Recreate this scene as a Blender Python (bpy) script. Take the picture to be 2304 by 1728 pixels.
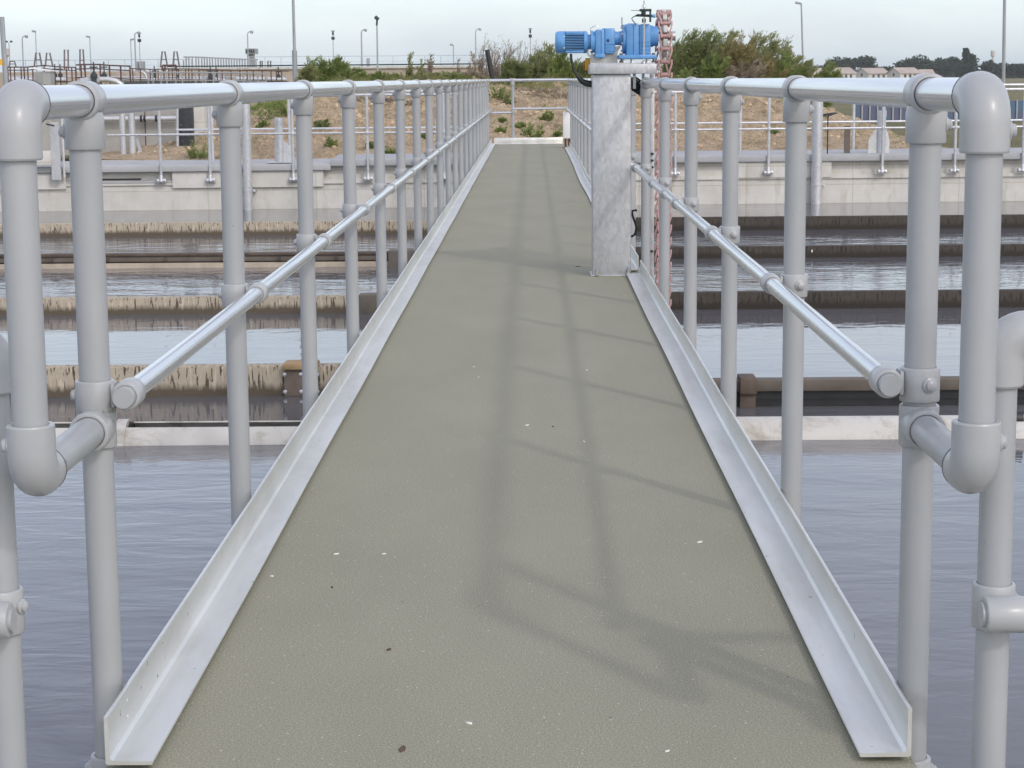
import bpy, bmesh, math, random
from mathutils import Vector, Matrix, noise
R = random.Random(7)
for o in list(bpy.data.objects): bpy.data.objects.remove(o)
SC = bpy.context.scene
COL = SC.collection

# ------------------------------------------------------------------ camera
F_PX, PITCH, YAW, ROLL, EYE = 4390.85, .155, -.0111, -.0086, 1.0262
_r = Vector((math.cos(YAW), -math.sin(YAW), 0)); _f = Vector((math.sin(YAW), math.cos(YAW), 0)); _u = Vector((0, 0, 1))
FW = _f*math.cos(PITCH) - _u*math.sin(PITCH)
UP = _u*math.cos(PITCH) + _f*math.sin(PITCH)
RT = _r*math.cos(ROLL) + UP*math.sin(ROLL)
UP = -_r*math.sin(ROLL) + UP*math.cos(ROLL)
cam = bpy.data.cameras.new('camera'); cam_o = bpy.data.objects.new('camera', cam); COL.objects.link(cam_o)
M = Matrix((RT, UP, -FW)).transposed().to_4x4(); M.translation = Vector((0, 0, EYE)); cam_o.matrix_world = M
cam.sensor_width = 36; cam.lens = F_PX/2304*36; cam.clip_start = .05; cam.clip_end = 6000
SC.camera = cam_o
def ray(px, py): return FW + RT*((px-1152)/F_PX) - UP*((py-864)/F_PX)
def at(px, py, Y):                      # photo pixel -> point at depth Y
    d = ray(px, py); return Vector((0, 0, EYE)) + d*(Y/d.y)
def onz(px, py, z):
    d = ray(px, py); return Vector((0, 0, EYE)) + d*((z-EYE)/d.z)

# ------------------------------------------------------------------ light
TO_SUN = Vector((.692, -1.14, 1.0))
SUN_EL = math.atan2(1.0, math.hypot(.692, 1.14)); SUN_ROT = math.atan2(.692, -1.14)
world = bpy.data.worlds.new('World'); SC.world = world; world.use_nodes = True
nt = world.node_tree; N = nt.nodes; L = nt.links; bg = N['Background']
sky = N.new('ShaderNodeTexSky'); sky.sky_type = 'NISHITA'; sky.sun_disc = False
sky.sun_elevation = SUN_EL; sky.sun_rotation = SUN_ROT; sky.air_density = 1.0; sky.dust_density = 2.0; sky.ozone_density = 1.0
tc = N.new('ShaderNodeTexCoord')
mp = N.new('ShaderNodeMapping'); mp.inputs['Scale'].default_value = (1, 1, 3.6); L.new(tc.outputs['Generated'], mp.inputs['Vector'])
nz = N.new('ShaderNodeTexNoise'); nz.inputs['Scale'].default_value = 7; nz.inputs['Detail'].default_value = 8; nz.inputs['Roughness'].default_value = .55
L.new(mp.outputs[0], nz.inputs['Vector'])
cr = N.new('ShaderNodeValToRGB'); cr.color_ramp.elements[0].position = .44; cr.color_ramp.elements[1].position = .60
cr.color_ramp.elements[0].color = (.94, .95, .97, 1); cr.color_ramp.elements[1].color = (1.10, 1.09, 1.07, 1); L.new(nz.outputs['Fac'], cr.inputs[0])
sx = N.new('ShaderNodeSeparateXYZ'); L.new(tc.outputs['Generated'], sx.inputs[0])
mr = N.new('ShaderNodeMapRange'); mr.inputs[1].default_value = .05; mr.inputs[2].default_value = .12; L.new(sx.outputs['Z'], mr.inputs[0])
ve = N.new('ShaderNodeMixRGB'); ve.inputs[1].default_value = (3.15, 3.65, 4.35, 1); ve.inputs[2].default_value = (4.05, 3.75, 3.85, 1); L.new(mr.outputs[0], ve.inputs[0])
mu = N.new('ShaderNodeMixRGB'); mu.blend_type = 'MULTIPLY'; mu.inputs[0].default_value = 1; L.new(ve.outputs[0], mu.inputs[1]); L.new(cr.outputs[0], mu.inputs[2])
ad = N.new('ShaderNodeMixRGB'); ad.blend_type = 'ADD'; ad.inputs[0].default_value = 1; L.new(sky.outputs[0], ad.inputs[1]); L.new(mu.outputs[0], ad.inputs[2])
L.new(ad.outputs[0], bg.inputs[0]); bg.inputs[1].default_value = .13
sun = bpy.data.lights.new('sun', 'SUN'); sun.energy = .75; sun.angle = math.radians(2.2); sun.color = (1, .97, .92)
so = bpy.data.objects.new('sun', sun); COL.objects.link(so); so.rotation_euler = (-TO_SUN).to_track_quat('-Z', 'Y').to_euler(); so.location = (8, -12, 12)
SC.view_settings.view_transform = 'Standard'; SC.view_settings.look = 'None'; SC.view_settings.exposure = .05; SC.view_settings.gamma = 1

# ------------------------------------------------------------------ materials
def newmat(name, col, rough=.5, metal=0, spec=None):
    m = bpy.data.materials.new(name); m.use_nodes = True; b = m.node_tree.nodes['Principled BSDF']
    b.inputs['Base Color'].default_value = (*col, 1); b.inputs['Roughness'].default_value = rough; b.inputs['Metallic'].default_value = metal
    if spec is not None: b.inputs['Specular IOR Level'].default_value = spec
    return m
def nodes(m): return m.node_tree.nodes, m.node_tree.links, m.node_tree.nodes['Principled BSDF']
def coord(m, scale=(1, 1, 1), space='Object'):
    n, l, b = nodes(m); t = n.new('ShaderNodeTexCoord'); p = n.new('ShaderNodeMapping'); p.inputs['Scale'].default_value = scale
    if space == 'World':
        g = n.new('ShaderNodeNewGeometry'); l.new(g.outputs['Position'], p.inputs['Vector'])
    else: l.new(t.outputs[space], p.inputs['Vector'])
    return p.outputs[0]
def ntex(m, v, scale, detail=4, rough=.5, dist=0):
    n, l, b = nodes(m); x = n.new('ShaderNodeTexNoise'); x.inputs['Scale'].default_value = scale; x.inputs['Detail'].default_value = detail
    x.inputs['Roughness'].default_value = rough; x.inputs['Distortion'].default_value = dist; l.new(v, x.inputs['Vector']); return x.outputs['Fac']
def ramp(m, fac, stops):
    n, l, b = nodes(m); r = n.new('ShaderNodeValToRGB'); e = r.color_ramp.elements
    while len(e) < len(stops): e.new(.5)
    for i, (p, c) in enumerate(stops):
        e[i].position = p; e[i].color = (*c, 1) if len(c) == 3 else c
    l.new(fac, r.inputs[0]); return r.outputs[0]
def mix(m, a, b_, fac, mode='MIX'):
    n, l, b = nodes(m); x = n.new('ShaderNodeMixRGB'); x.blend_type = mode
    for i, v in ((1, a), (2, b_), (0, fac)):
        if hasattr(v, 'is_output'): l.new(v, x.inputs[i])
        elif i == 0: x.inputs[0].default_value = v
        else: x.inputs[i].default_value = (*v, 1)
    return x.outputs[0]
def setcol(m, s): n, l, b = nodes(m); l.new(s, b.inputs['Base Color'])
def setrough(m, s): n, l, b = nodes(m); l.new(s, b.inputs['Roughness'])
def bump(m, h, strength=.3, dist=.01, prev=None):
    n, l, b = nodes(m); x = n.new('ShaderNodeBump'); x.inputs['Strength'].default_value = strength; x.inputs['Distance'].default_value = dist
    l.new(h, x.inputs['Height'])
    if prev is not None: l.new(prev, x.inputs['Normal'])
    l.new(x.outputs[0], b.inputs['Normal']); return x.outputs[0]
def simple(name, col, var=.12, scale=6, rough=.6, metal=0, bs=0, bd=.003, bscale=40, spec=None, space='World', stretch=(1, 1, 1)):
    m = newmat(name, col, rough, metal, spec); v = coord(m, stretch, space)
    a = tuple(max(0, c*(1-var)) for c in col); b = tuple(min(1, c*(1+var)) for c in col)
    setcol(m, ramp(m, ntex(m, v, scale, 6, .6), [(.3, a), (.7, b)]))
    if bs: bump(m, ntex(m, v, bscale, 4, .6), bs, bd)
    return m
MT = {}
# painted tube: satin grey with faint smears and specks of dirt
m = newmat('grey_paint', (.40, .41, .42), .42); v = coord(m, (1, 1, .35), 'World')
base = ramp(m, ntex(m, v, 9, 6, .6), [(.3, (.325, .345, .36)), (.7, (.38, .393, .402))])
sp = ramp(m, ntex(m, coord(m, (1, 1, 1), 'World'), 48, 2, .5), [(.20, (.35, .33, .30)), (.225, (1, 1, 1))])
setcol(m, mix(m, base, sp, 1, 'MULTIPLY')); setrough(m, ramp(m, ntex(m, v, 14, 5, .6), [(.3, (.32,)*3), (.7, (.5,)*3)])); MT['paint'] = m
m = newmat('fitting_paint', (.42, .43, .435), .30); v = coord(m, (1, 1, 1), 'World')
setcol(m, ramp(m, ntex(m, v, 12, 6, .6), [(.3, (.345, .362, .375)), (.7, (.40, .412, .42))])); bump(m, ntex(m, v, 120, 3), .10, .0015); MT['fitting'] = m
m = newmat('rail_metal', (.62, .63, .65), .2, .72); v = coord(m, (40, .8, 40), 'World')
setcol(m, ramp(m, ntex(m, v, 1.3, 5, .6), [(.3, (.52, .54, .57)), (.7, (.63, .65, .68))]))
setrough(m, ramp(m, ntex(m, v, 1.1, 4, .5), [(.3, (.13,)*3), (.7, (.26,)*3)])); MT['rail'] = m
m = newmat('aluminium_angle', (.6, .6, .62), .38, .72); v = coord(m, (8, .5, 8), 'World')
al = ramp(m, ntex(m, v, 2.0, 6, .65), [(.3, (.68, .69, .67)), (.7, (.79, .795, .775))])
sp = ramp(m, ntex(m, coord(m, (1, 1, 1), 'World'), 60, 2, .5), [(.24, (.32, .28, .24)), (.27, (1, 1, 1))])
gm = ramp(m, ntex(m, coord(m, (3, .9, 3), 'World'), 2.4, 7, .7, .6), [(.36, (.90, .895, .88)), (.56, (1, 1, 1))]); setcol(m, mix(m, mix(m, al, gm, 1, 'MULTIPLY'), sp, 1, 'MULTIPLY')); setrough(m, ramp(m, ntex(m, v, 3, 4), [(.3, (.34,)*3), (.7, (.52,)*3)])); MT['alu'] = m
def galv(name, c0, c1, metal=.35, rough=.5, sc=7):
    m = newmat(name, c0, rough, metal); n, l, b = nodes(m); v = coord(m, (1, 1, .55), 'World')
    vo = n.new('ShaderNodeTexVoronoi'); vo.inputs['Scale'].default_value = 70; l.new(v, vo.inputs['Vector'])
    big = ramp(m, ntex(m, v, sc, 8, .65, .35), [(.3, c0), (.68, c1)])
    fl = ramp(m, vo.outputs['Color'], [(0, (.84,)*3), (1, (1.10,)*3)])
    setcol(m, mix(m, big, fl, 1, 'MULTIPLY')); setrough(m, ramp(m, ntex(m, v, 18, 4), [(.3, (rough-.1,)*3), (.7, (rough+.12,)*3)])); return m
MT['galv'] = galv('galvanised_steel', (.445, .46, .48), (.485, .50, .52))
MT['galv2'] = galv('galvanised_pipe', (.48, .50, .52), (.62, .63, .65), .45, .4, 3)
# anti-slip deck
m = newmat('grit_deck', (.27, .27, .225), .85); n, l, b = nodes(m); v = coord(m, (1, 1, 1), 'World')
big = ramp(m, ntex(m, coord(m, (1.6, .7, 1), 'World'), 1.6, 6, .6), [(.3, (.248, .243, .184)), (.7, (.280, .274, .209))])
fine = ramp(m, ntex(m, v, 420, 3, .8), [(.30, (.48,)*3), (.5, (1, 1, 1)), (.68, (1.6, 1.6, 1.5))])
f2 = ramp(m, ntex(m, v, 250, 3, .8), [(.32, (.70,)*3), (.5, (1, 1, 1)), (.68, (1.35, 1.35, 1.30))]); c1 = mix(m, mix(m, big, fine, 1, 'MULTIPLY'), f2, 1, 'MULTIPLY')
gr = ramp(m, ntex(m, v, 120, 2, .5), [(.70, (0, 0, 0)), (.735, (1, 1, 1))]); c2 = mix(m, c1, (.60, .56, .46), gr)
dk = ramp(m, ntex(m, v, 70, 2, .5), [(.225, (1, 1, 1)), (.245, (0, 0, 0))]); c3 = mix(m, c2, (.07, .065, .055), dk)
st = ramp(m, ntex(m, coord(m, (2.2, 1.3, 1), 'World'), 2.3, 5, .7, .5), [(.68, (0, 0, 0)), (.82, (.22,)*3)]); c4 = mix(m, c3, (.34, .28, .20), st)
setcol(m, c4); bump(m, ntex(m, v, 520, 2, .6), .15, .0006); MT['deck'] = m
# tank water
m = newmat('tank_water', (.115, .117, .130), .03); b = nodes(m)[2]; b.inputs['IOR'].default_value = 1.333
n, l, b = nodes(m)
a = ntex(m, coord(m, (.8, 1.7, 1), 'World'), 1.6, 4, .55, .5); c = ntex(m, coord(m, (1.3, 4.0, 1), 'World'), 2.6, 3, .5, .8)
patch = ramp(m, ntex(m, coord(m, (.22, .3, 1), 'World'), 1.0, 2, .5), [(.35, (.25,)*3), (.65, (1, 1, 1))])
gp = n.new('ShaderNodeNewGeometry'); gs = n.new('ShaderNodeSeparateXYZ'); l.new(gp.outputs['Position'], gs.inputs[0])
cmr = n.new('ShaderNodeMath'); cmr.operation = 'DIVIDE'; l.new(gs.outputs['Y'], cmr.inputs[0]); cmr.inputs[1].default_value = 32
cal = ramp(m, cmr.outputs[0], [(k_/32, (v_/2,)*3) for k_, v_ in ((0, .22), (10.4, .22), (10.9, .07), (16, .14), (18.6, .42), (24.6, .45), (26.2, .08))])
cm = n.new('ShaderNodeMath'); cm.operation = 'MULTIPLY'; l.new(cal, cm.inputs[0]); cm.inputs[1].default_value = 2.0
mm = n.new('ShaderNodeMath'); mm.operation = 'MULTIPLY'; l.new(c, mm.inputs[0]); l.new(patch, mm.inputs[1])
m2 = n.new('ShaderNodeMath'); m2.operation = 'MULTIPLY'; l.new(mm.outputs[0], m2.inputs[0]); l.new(cm.outputs[0], m2.inputs[1])
m3 = n.new('ShaderNodeMath'); m3.operation = 'MULTIPLY'; l.new(a, m3.inputs[0]); l.new(cm.outputs[0], m3.inputs[1])
b1 = bump(m, m3.outputs[0], 1.0, .034); bump(m, m2.outputs[0], 1.0, .013, b1); MT['water'] = m
# concretes
def concrete(name, lo, hi, stain, brick=None, stain_amt=.5, vs=(1.2, 1, .25)):
    m = newmat(name, hi, .85); n, l, b = nodes(m); v = coord(m, (1, 1, 1), 'Object')
    c = ramp(m, ntex(m, v, 2.2, 8, .65), [(.3, lo), (.7, hi)])
    s = ramp(m, ntex(m, coord(m, vs, 'Object'), 4.5, 6, .7, .3), [(.53, (0, 0, 0)), (.72, (stain_amt,)*3)]); c = mix(m, c, stain, s)
    p = ramp(m, ntex(m, v, 42, 3, .6), [(.24, (.5,)*3), (.29, (1, 1, 1))]); c = mix(m, c, p, .8, 'MULTIPLY')
    if brick:
        bt = n.new('ShaderNodeTexBrick'); bt.inputs['Scale'].default_value = 1; bt.inputs['Brick Width'].default_value = brick[0]; bt.inputs['Row Height'].default_value = brick[1]
        bt.inputs['Mortar Size'].default_value = .009; bt.inputs['Mortar Smooth'].default_value = .4; bt.offset = 0
        bt.inputs['Color1'].default_value = (1, 1, 1, 1); bt.inputs['Color2'].default_value = (.95, .95, .94, 1); bt.inputs['Mortar'].default_value = (.80, .77, .71, 1)
        sxyz = n.new('ShaderNodeSeparateXYZ'); cx = n.new('ShaderNodeCombineXYZ'); l.new(v, sxyz.inputs[0]); l.new(sxyz.outputs[0], cx.inputs[0]); l.new(sxyz.outputs[2], cx.inputs[1])
        l.new(cx.outputs[0], bt.inputs['Vector']); c = mix(m, c, bt.outputs['Color'], 1, 'MULTIPLY')
    setcol(m, c); bump(m, ntex(m, v, 30, 5, .7), .25, .006); return m
MT['conc_wall'] = concrete('concrete_tank_wall', (.53, .515, .48), (.665, .655, .625), (.40, .385, .32), (1.7, .30), .75)
MT['conc_grey'] = concrete('grey_concrete', (.30, .29, .27), (.42, .41, .38), (.22, .20, .17), None, .6)
MT['coping'] = concrete('coping_concrete', (.36, .37, .38), (.44, .45, .46), (.30, .30, .30), None, .3)
# launder wall, tan above, dark and weedy at the water line, dark runs down the face
def launder_mat(name, top, low, dark, runs, hwall):
    m = newmat(name, top, .8); n, l, b = nodes(m); v = coord(m, (1, 1, 1), 'Object')
    c = ramp(m, ntex(m, v, 5, 6, .7), [(.3, tuple(x*.82 for x in top)), (.7, top)])
    gx = n.new('ShaderNodeSeparateXYZ'); l.new(v, gx.inputs[0])
    wob = n.new('ShaderNodeMath'); wob.operation = 'MULTIPLY_ADD'; l.new(ntex(m, coord(m, (1, 1, .2), 'Object'), 26, 3, .6), wob.inputs[0]); wob.inputs[1].default_value = -.075; l.new(gx.outputs[2], wob.inputs[2])
    tide = ramp(m, wob.outputs[0], [(0.0, (1, 1, 1)), (.045, (0, 0, 0))])
    r1 = ramp(m, ntex(m, coord(m, (1, 1, .14), 'Object'), 52, 3, .6, .4), [(runs, (0, 0, 0)), (runs+.035, (1, 1, 1))]); c = mix(m, c, dark, r1)
    r2 = ramp(m, ntex(m, coord(m, (1.3, 1, .2), 'Object'), 34, 2, .5), [(runs+.04, (0, 0, 0)), (runs+.075, (.8,)*3)]); c = mix(m, c, tuple(min(1, x*1.22) for x in top), r2)
    c = mix(m, c, low, tide); setcol(m, c); bump(m, ntex(m, v, 60, 4, .7), .4, .006); return m
MT['tan_launder'] = launder_mat('tan_launder', (.44, .385, .30), (.10, .08, .055), (.08, .06, .045), .555, .16)
MT['brown_launder'] = launder_mat('brown_launder', (.062, .052, .042), (.028, .022, .017), (.02, .017, .014), .56, .16)
MT['dark_steel'] = simple('dark_brown_steel', (.10, .075, .06), .35, 8, .7, .1, .3)
MT['tan_beam'] = simple('weathered_beam', (.135, .115, .095), .25, 5, .75, 0, .3)
MT['black'] = simple('black_rubber', (.018, .02, .022), .3, 12, .45)
MT['dark_green'] = simple('dark_green_enamel', (.02, .045, .045), .2, 9, .4)
m = newmat('white_plastic_trough', (.62, .61, .57), .5); v = coord(m, (1, 1, 1), 'World')
c = ramp(m, ntex(m, coord(m, (1, 1, 1.5), 'World'), 3.2, 7, .75, .6), [(.36, (.36, .335, .29)), (.48, (.54, .53, .495)), (.7, (.60, .59, .56))]); p = ramp(m, ntex(m, v, 34, 3, .6), [(.24, (.4,)*3), (.28, (1, 1, 1))]); setcol(m, mix(m, c, p, 1, 'MULTIPLY')); MT['white_plastic'] = m
MT['white_box'] = simple('white_enamel', (.80, .80, .79), .05, 4, .35)
m = newmat('blue_enamel', (.06, .20, .52), .36); v = coord(m, (1, 1, 1), 'World')
setcol(m, ramp(m, ntex(m, v, 14, 6, .6), [(.3, (.085, .25, .52)), (.7, (.13, .33, .63))])); bump(m, ntex(m, v, 130, 3), .12, .0015); MT['blue'] = m
MT['blue_dark'] = simple('blue_recess', (.02, .05, .13), .2, 9, .5)
MT['pink'] = simple('pink_plastic_chain', (.42, .255, .24), .22, 22, .5, 0, .15, .002, 60)
MT['yellow'] = simple('yellow_enamel', (.72, .42, .03), .12, 8, .4)
MT['steel'] = simple('bright_steel', (.55, .54, .52), .12, 20, .3, .8)
MT['rust'] = simple('rusty_steel', (.12, .055, .035), .4, 12, .8)
MT['brown_rail'] = simple('brown_railing_paint', (.105, .062, .055), .25, 3, .65)
MT['far_conc'] = simple('far_concrete', (.42, .36, .30), .15, 1.2, .9, 0, 0, stretch=(1, 1, .3))
MT['grey_cab'] = simple('grey_cabinet_paint', (.36, .37, .37), .08, 2, .5)
MT['lamp'] = simple('lamp_post_galvanising', (.34, .36, .38), .12, 2, .5, .4)
MT['lamp_dark'] = simple('dark_lamp_housing', (.035, .05, .055), .2, 4, .5)
MT['wire'] = simple('fence_wire', (.45, .50, .54), .1, 2, .5)
m = newmat('clay_soil', (.33, .22, .14), .95); v = coord(m, (1, 1, 1), 'World')
c = ramp(m, ntex(m, v, 1.6, 8, .7, .4), [(.28, (.34, .25, .155)), (.5, (.56, .43, .285)), (.72, (.70, .55, .39))])
p = ramp(m, ntex(m, v, 26, 5, .7), [(.3, (.5,)*3), (.55, (1, 1, 1)), (.75, (1.3,)*3)]); c = mix(m, c, p, 1, 'MULTIPLY')
g = ramp(m, ntex(m, v, 1.3, 6, .75), [(.57, (0, 0, 0)), (.66, (.75,)*3)]); c = mix(m, c, (.13, .125, .055), g)
setcol(m, c); bump(m, ntex(m, v, 11, 8, .75), 1.0, .09); MT['soil'] = m
m = newmat('rough_grass', (.16, .16, .06), .95); v = coord(m, (1, 1, 1), 'World')
c = ramp(m, ntex(m, v, .25, 8, .7), [(.3, (.115, .125, .05)), (.5, (.19, .175, .08)), (.7, (.27, .23, .11))])
p = ramp(m, ntex(m, v, 7, 6, .7), [(.3, (.6,)*3), (.7, (1.25,)*3)]); setcol(m, mix(m, c, p, 1, 'MULTIPLY')); bump(m, ntex(m, v, 6, 6, .7), 1, .15); MT['grass'] = m
def leafmat(name, c0, c1, c2):
    m = newmat(name, c1, .7); n, l, b = nodes(m); v = coord(m, (1, 1, 1), 'World')
    c = ramp(m, ntex(m, v, 5, 5, .8), [(.3, c0), (.52, c1), (.72, c2)]); setcol(m, c)
    tr = n.new('ShaderNodeBsdfTranslucent'); l.new(c, tr.inputs[0]); mx = n.new('ShaderNodeMixShader'); mx.inputs[0].default_value = .5
    l.new(b.outputs[0], mx.inputs[1]); l.new(tr.outputs[0], mx.inputs[2]); l.new(mx.outputs[0], n['Material Output'].inputs[0]); return m
MT['leaf_green'] = leafmat('fresh_green_leaves', (.13, .18, .05), (.25, .31, .095), (.38, .44, .16))
MT['leaf_olive'] = leafmat('olive_willow_leaves', (.19, .21, .08), (.30, .32, .14), (.43, .44, .22))
MT['leaf_dark'] = leafmat('dark_bush_leaves', (.12, .155, .055), (.22, .26, .095), (.34, .37, .16))
MT['leaf_yellow'] = leafmat('dry_yellow_weeds', (.20, .175, .07), (.32, .28, .12), (.45, .40, .19))
MT['leaf_dry'] = leafmat('dry_pink_brush', (.27, .225, .17), (.40, .335, .25), (.52, .45, .34))
MT['leaf_far'] = leafmat('far_tree_leaves', (.025, .04, .022), (.045, .065, .035), (.075, .09, .045))
MT['twig'] = simple('twig_bark', (.17, .135, .10), .3, 8, .9)
MT['twig_y'] = simple('yellow_green_stem', (.30, .30, .09), .2, 8, .8)
MT['house'] = simple('pale_render', (.58, .55, .50), .08, .3, .9)
MT['roof'] = simple('pale_tile_roof', (.40, .34, .30), .15, .5, .9)
MT['window'] = simple('dark_glazing', (.05, .06, .07), .2, .5, .2)
m = newmat('blue_sheet', (.07, .13, .27), .6); v = coord(m, (.6, 1, 1), 'World')
setcol(m, ramp(m, ntex(m, v, 1.2, 3, .5), [(.35, (.085, .12, .20)), (.5, (.105, .115, .19)), (.65, (.075, .15, .24))])); MT['blue_sheet'] = m
MT['chip'] = simple('pale_chip', (.75, .73, .68), .1, 30, .8)
MT['bark_chip'] = simple('dark_twig_chip', (.09, .06, .04), .3, 60, .9)
MT['tower'] = simple('pale_tower_concrete', (.50, .46, .44), .08, .4, .9)
m = newmat('tarred_lagging', (.035, .04, .045), .7); v = coord(m, (1, 1, .5), 'World')
setcol(m, ramp(m, ntex(m, v, 22, 5, .8), [(.60, (.03, .034, .04)), (.66, (.35, .34, .31))])); MT['tar'] = m

# ------------------------------------------------------------------ mesh helpers
def newbm(): return bmesh.new()
def frame(d):
    d = Vector(d).normalized(); a = Vector((0, 0, 1)) if abs(d.z) < .9 else Vector((0, 1, 0))
    x = a.cross(d).normalized(); return x, d.cross(x), d
def tube(bm, pts, r, seg=12, caps=True, square=False):
    pts = [Vector(p) for p in pts]; n = len(pts); rs = r if isinstance(r, (list, tuple)) else [r]*n
    rings = []; x = None
    for i, p in enumerate(pts):
        d = (pts[min(i+1, n-1)] - pts[max(i-1, 0)]).normalized()
        if x is None: x, y, _ = frame(d)
        else:
            x = (x - d*x.dot(d)).normalized(); y = d.cross(x)
        rings.append([bm.verts.new(p + (x*math.cos(2*math.pi*k/seg) + y*math.sin(2*math.pi*k/seg))*rs[i]) for k in range(seg)])
    for a, b in zip(rings, rings[1:]):
        for k in range(seg): bm.faces.new((a[k], a[(k+1) % seg], b[(k+1) % seg], b[k]))
    if caps:
        bm.faces.new(rings[0][::-1]); bm.faces.new(rings[-1])
    return bm
def box(bm, lo, hi, mat=None, bev=0):
    lo = Vector(lo); hi = Vector(hi)
    vs = [Vector((x, y, z)) for z in (lo.z, hi.z) for y in (lo.y, hi.y) for x in (lo.x, hi.x)]
    if mat: vs = [mat @ v for v in vs]
    v = [bm.verts.new(p) for p in vs]
    fs = [bm.faces.new([v[i] for i in q]) for q in ((0, 2, 3, 1), (4, 5, 7, 6), (0, 1, 5, 4), (2, 6, 7, 3), (0, 4, 6, 2), (1, 3, 7, 5))]
    if bev:
        es = list({e for f in fs for e in f.edges}); bmesh.ops.bevel(bm, geom=es, offset=bev, segments=2, profile=.5, affect='EDGES')
    return bm
def lathe(bm, org, axis, prof, seg=24, closed=False):       # prof: (r, h)
    org = Vector(org); x, y, d = frame(axis); rings = []
    for r, h in prof:
        if r < 1e-6: rings.append([bm.verts.new(org + d*h)])
        else: rings.append([bm.verts.new(org + d*h + (x*math.cos(2*math.pi*k/seg) + y*math.sin(2*math.pi*k/seg))*r) for k in range(seg)])
    pairs = list(zip(rings, rings[1:])) + ([(rings[-1], rings[0])] if closed else [])
    for a, b in pairs:
        for k in range(seg):
            k2 = (k+1) % seg
            if len(a) == 1 and len(b) == 1: continue
            if len(a) == 1: bm.faces.new((a[0], b[k2], b[k]))
            elif len(b) == 1: bm.faces.new((a[k], a[k2], b[0]))
            else: bm.faces.new((a[k], a[k2], b[k2], b[k]))
    return bm
def collar(bm, org, axis, ri, ro, length, seg=28):          # bored sleeve centred on org
    h = length/2; e = min(.0025, (ro-ri)*.45)
    return lathe(bm, org, axis, [(ri, -h), (ro-e, -h), (ro-e*.3, -h+e*.4), (ro, -h+e), (ro, h-e), (ro-e*.3, h-e*.4), (ro-e, h), (ri, h)], seg, True)
def prism(bm, poly, thick, mat=None):                        # poly in XZ, thickness along Y
    mat = mat or Matrix.Identity(4)
    a = [bm.verts.new(mat @ Vector((x, 0, z))) for x, z in poly]; b = [bm.verts.new(mat @ Vector((x, thick, z))) for x, z in poly]
    bm.faces.new(a); bm.faces.new(b[::-1])
    for i in range(len(poly)):
        j = (i+1) % len(poly); bm.faces.new((a[j], a[i], b[i], b[j]))
    return bm
def obj(name, bm, mat, parent=None, origin=None, sharp=.6, smooth=True):
    me = bpy.data.meshes.new(name)
    if origin is None:
        if parent is not None: origin = Vector(parent.get('_o', (0, 0, 0)))
        else: origin = Vector((0, 0, 0))
    origin = Vector(origin)
    bmesh.ops.recalc_face_normals(bm, faces=bm.faces)
    bmesh.ops.translate(bm, vec=-origin, verts=bm.verts)
    bm.to_mesh(me); bm.free()
    if smooth:
        me.polygons.foreach_set('use_smooth', [True]*len(me.polygons)); me.set_sharp_from_angle(angle=sharp)
    me.materials.append(MT[mat] if isinstance(mat, str) else mat)
    o = bpy.data.objects.new(name, me); COL.objects.link(o)
    if parent is not None:
        o.parent = parent; o.location = origin - Vector(parent.get('_o', (0, 0, 0)))
    else: o.location = origin
    o['_o'] = tuple(origin)
    return o
def tag(o, label=None, cat=None, group=None, kind=None):
    for k, v in (('label', label), ('category', cat), ('group', group), ('kind', kind)):
        if v: o[k] = v
    return o
def thing(name, label, cat, loc, group=None):
    o = bpy.data.objects.new(name, None); COL.objects.link(o); o.location = Vector(loc); o.empty_display_size = .1; o['_o'] = tuple(loc)
    return tag(o, label, cat, group)
def rotz(a, org=(0, 0, 0)): return Matrix.Translation(Vector(org)) @ Matrix.Rotation(a, 4, 'Z')

WZ = -.97                                  # water level; the deck top is z = 0

# ================================================================== SETTING
def sheet_with_hole(name, mat, X, hx0, hx1, y0, hy0, hy1, Y, z):
    bm = newbm(); xs = (-X, hx0, hx1, X); ys = (y0, hy0, hy1, Y)
    v = [[bm.verts.new((x, y, z)) for x in xs] for y in ys]
    for j in range(3):
        for i in range(3):
            if (i, j) != (1, 1): bm.faces.new((v[j][i], v[j][i+1], v[j+1][i+1], v[j+1][i]))
    return tag(obj(name, bm, mat, smooth=False), kind='structure')
sheet_with_hole('ground', 'grass', 2500, -24.4, 24.4, -2500, -12, 33.3, 2500, -.26)
bm = newbm(); v = [bm.verts.new(p) for p in ((-24, 2.6, WZ), (24, 2.6, WZ), (24, 32.6, WZ), (-24, 32.6, WZ))]; bm.faces.new(v)
tag(obj('water', bm, 'water', smooth=False), kind='structure')
bm = newbm(); box(bm, (-24.2, -12.2, -1.6), (24.2, 2.86, -.34)); tag(obj('pavement', bm, 'conc_grey', smooth=False), kind='structure')
for s in (-1, 1):
    bm = newbm(); box(bm, (min(s*24, s*24.6), 2.86, -1.6), (max(s*24, s*24.6), 33.2, -.22))
    tag(obj('tank_side_wall', bm, 'conc_grey', smooth=False), ('long concrete wall closing the water tank on the sunny side' if s > 0 else 'long concrete wall closing the water tank on the shaded side'), 'wall')

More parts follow.
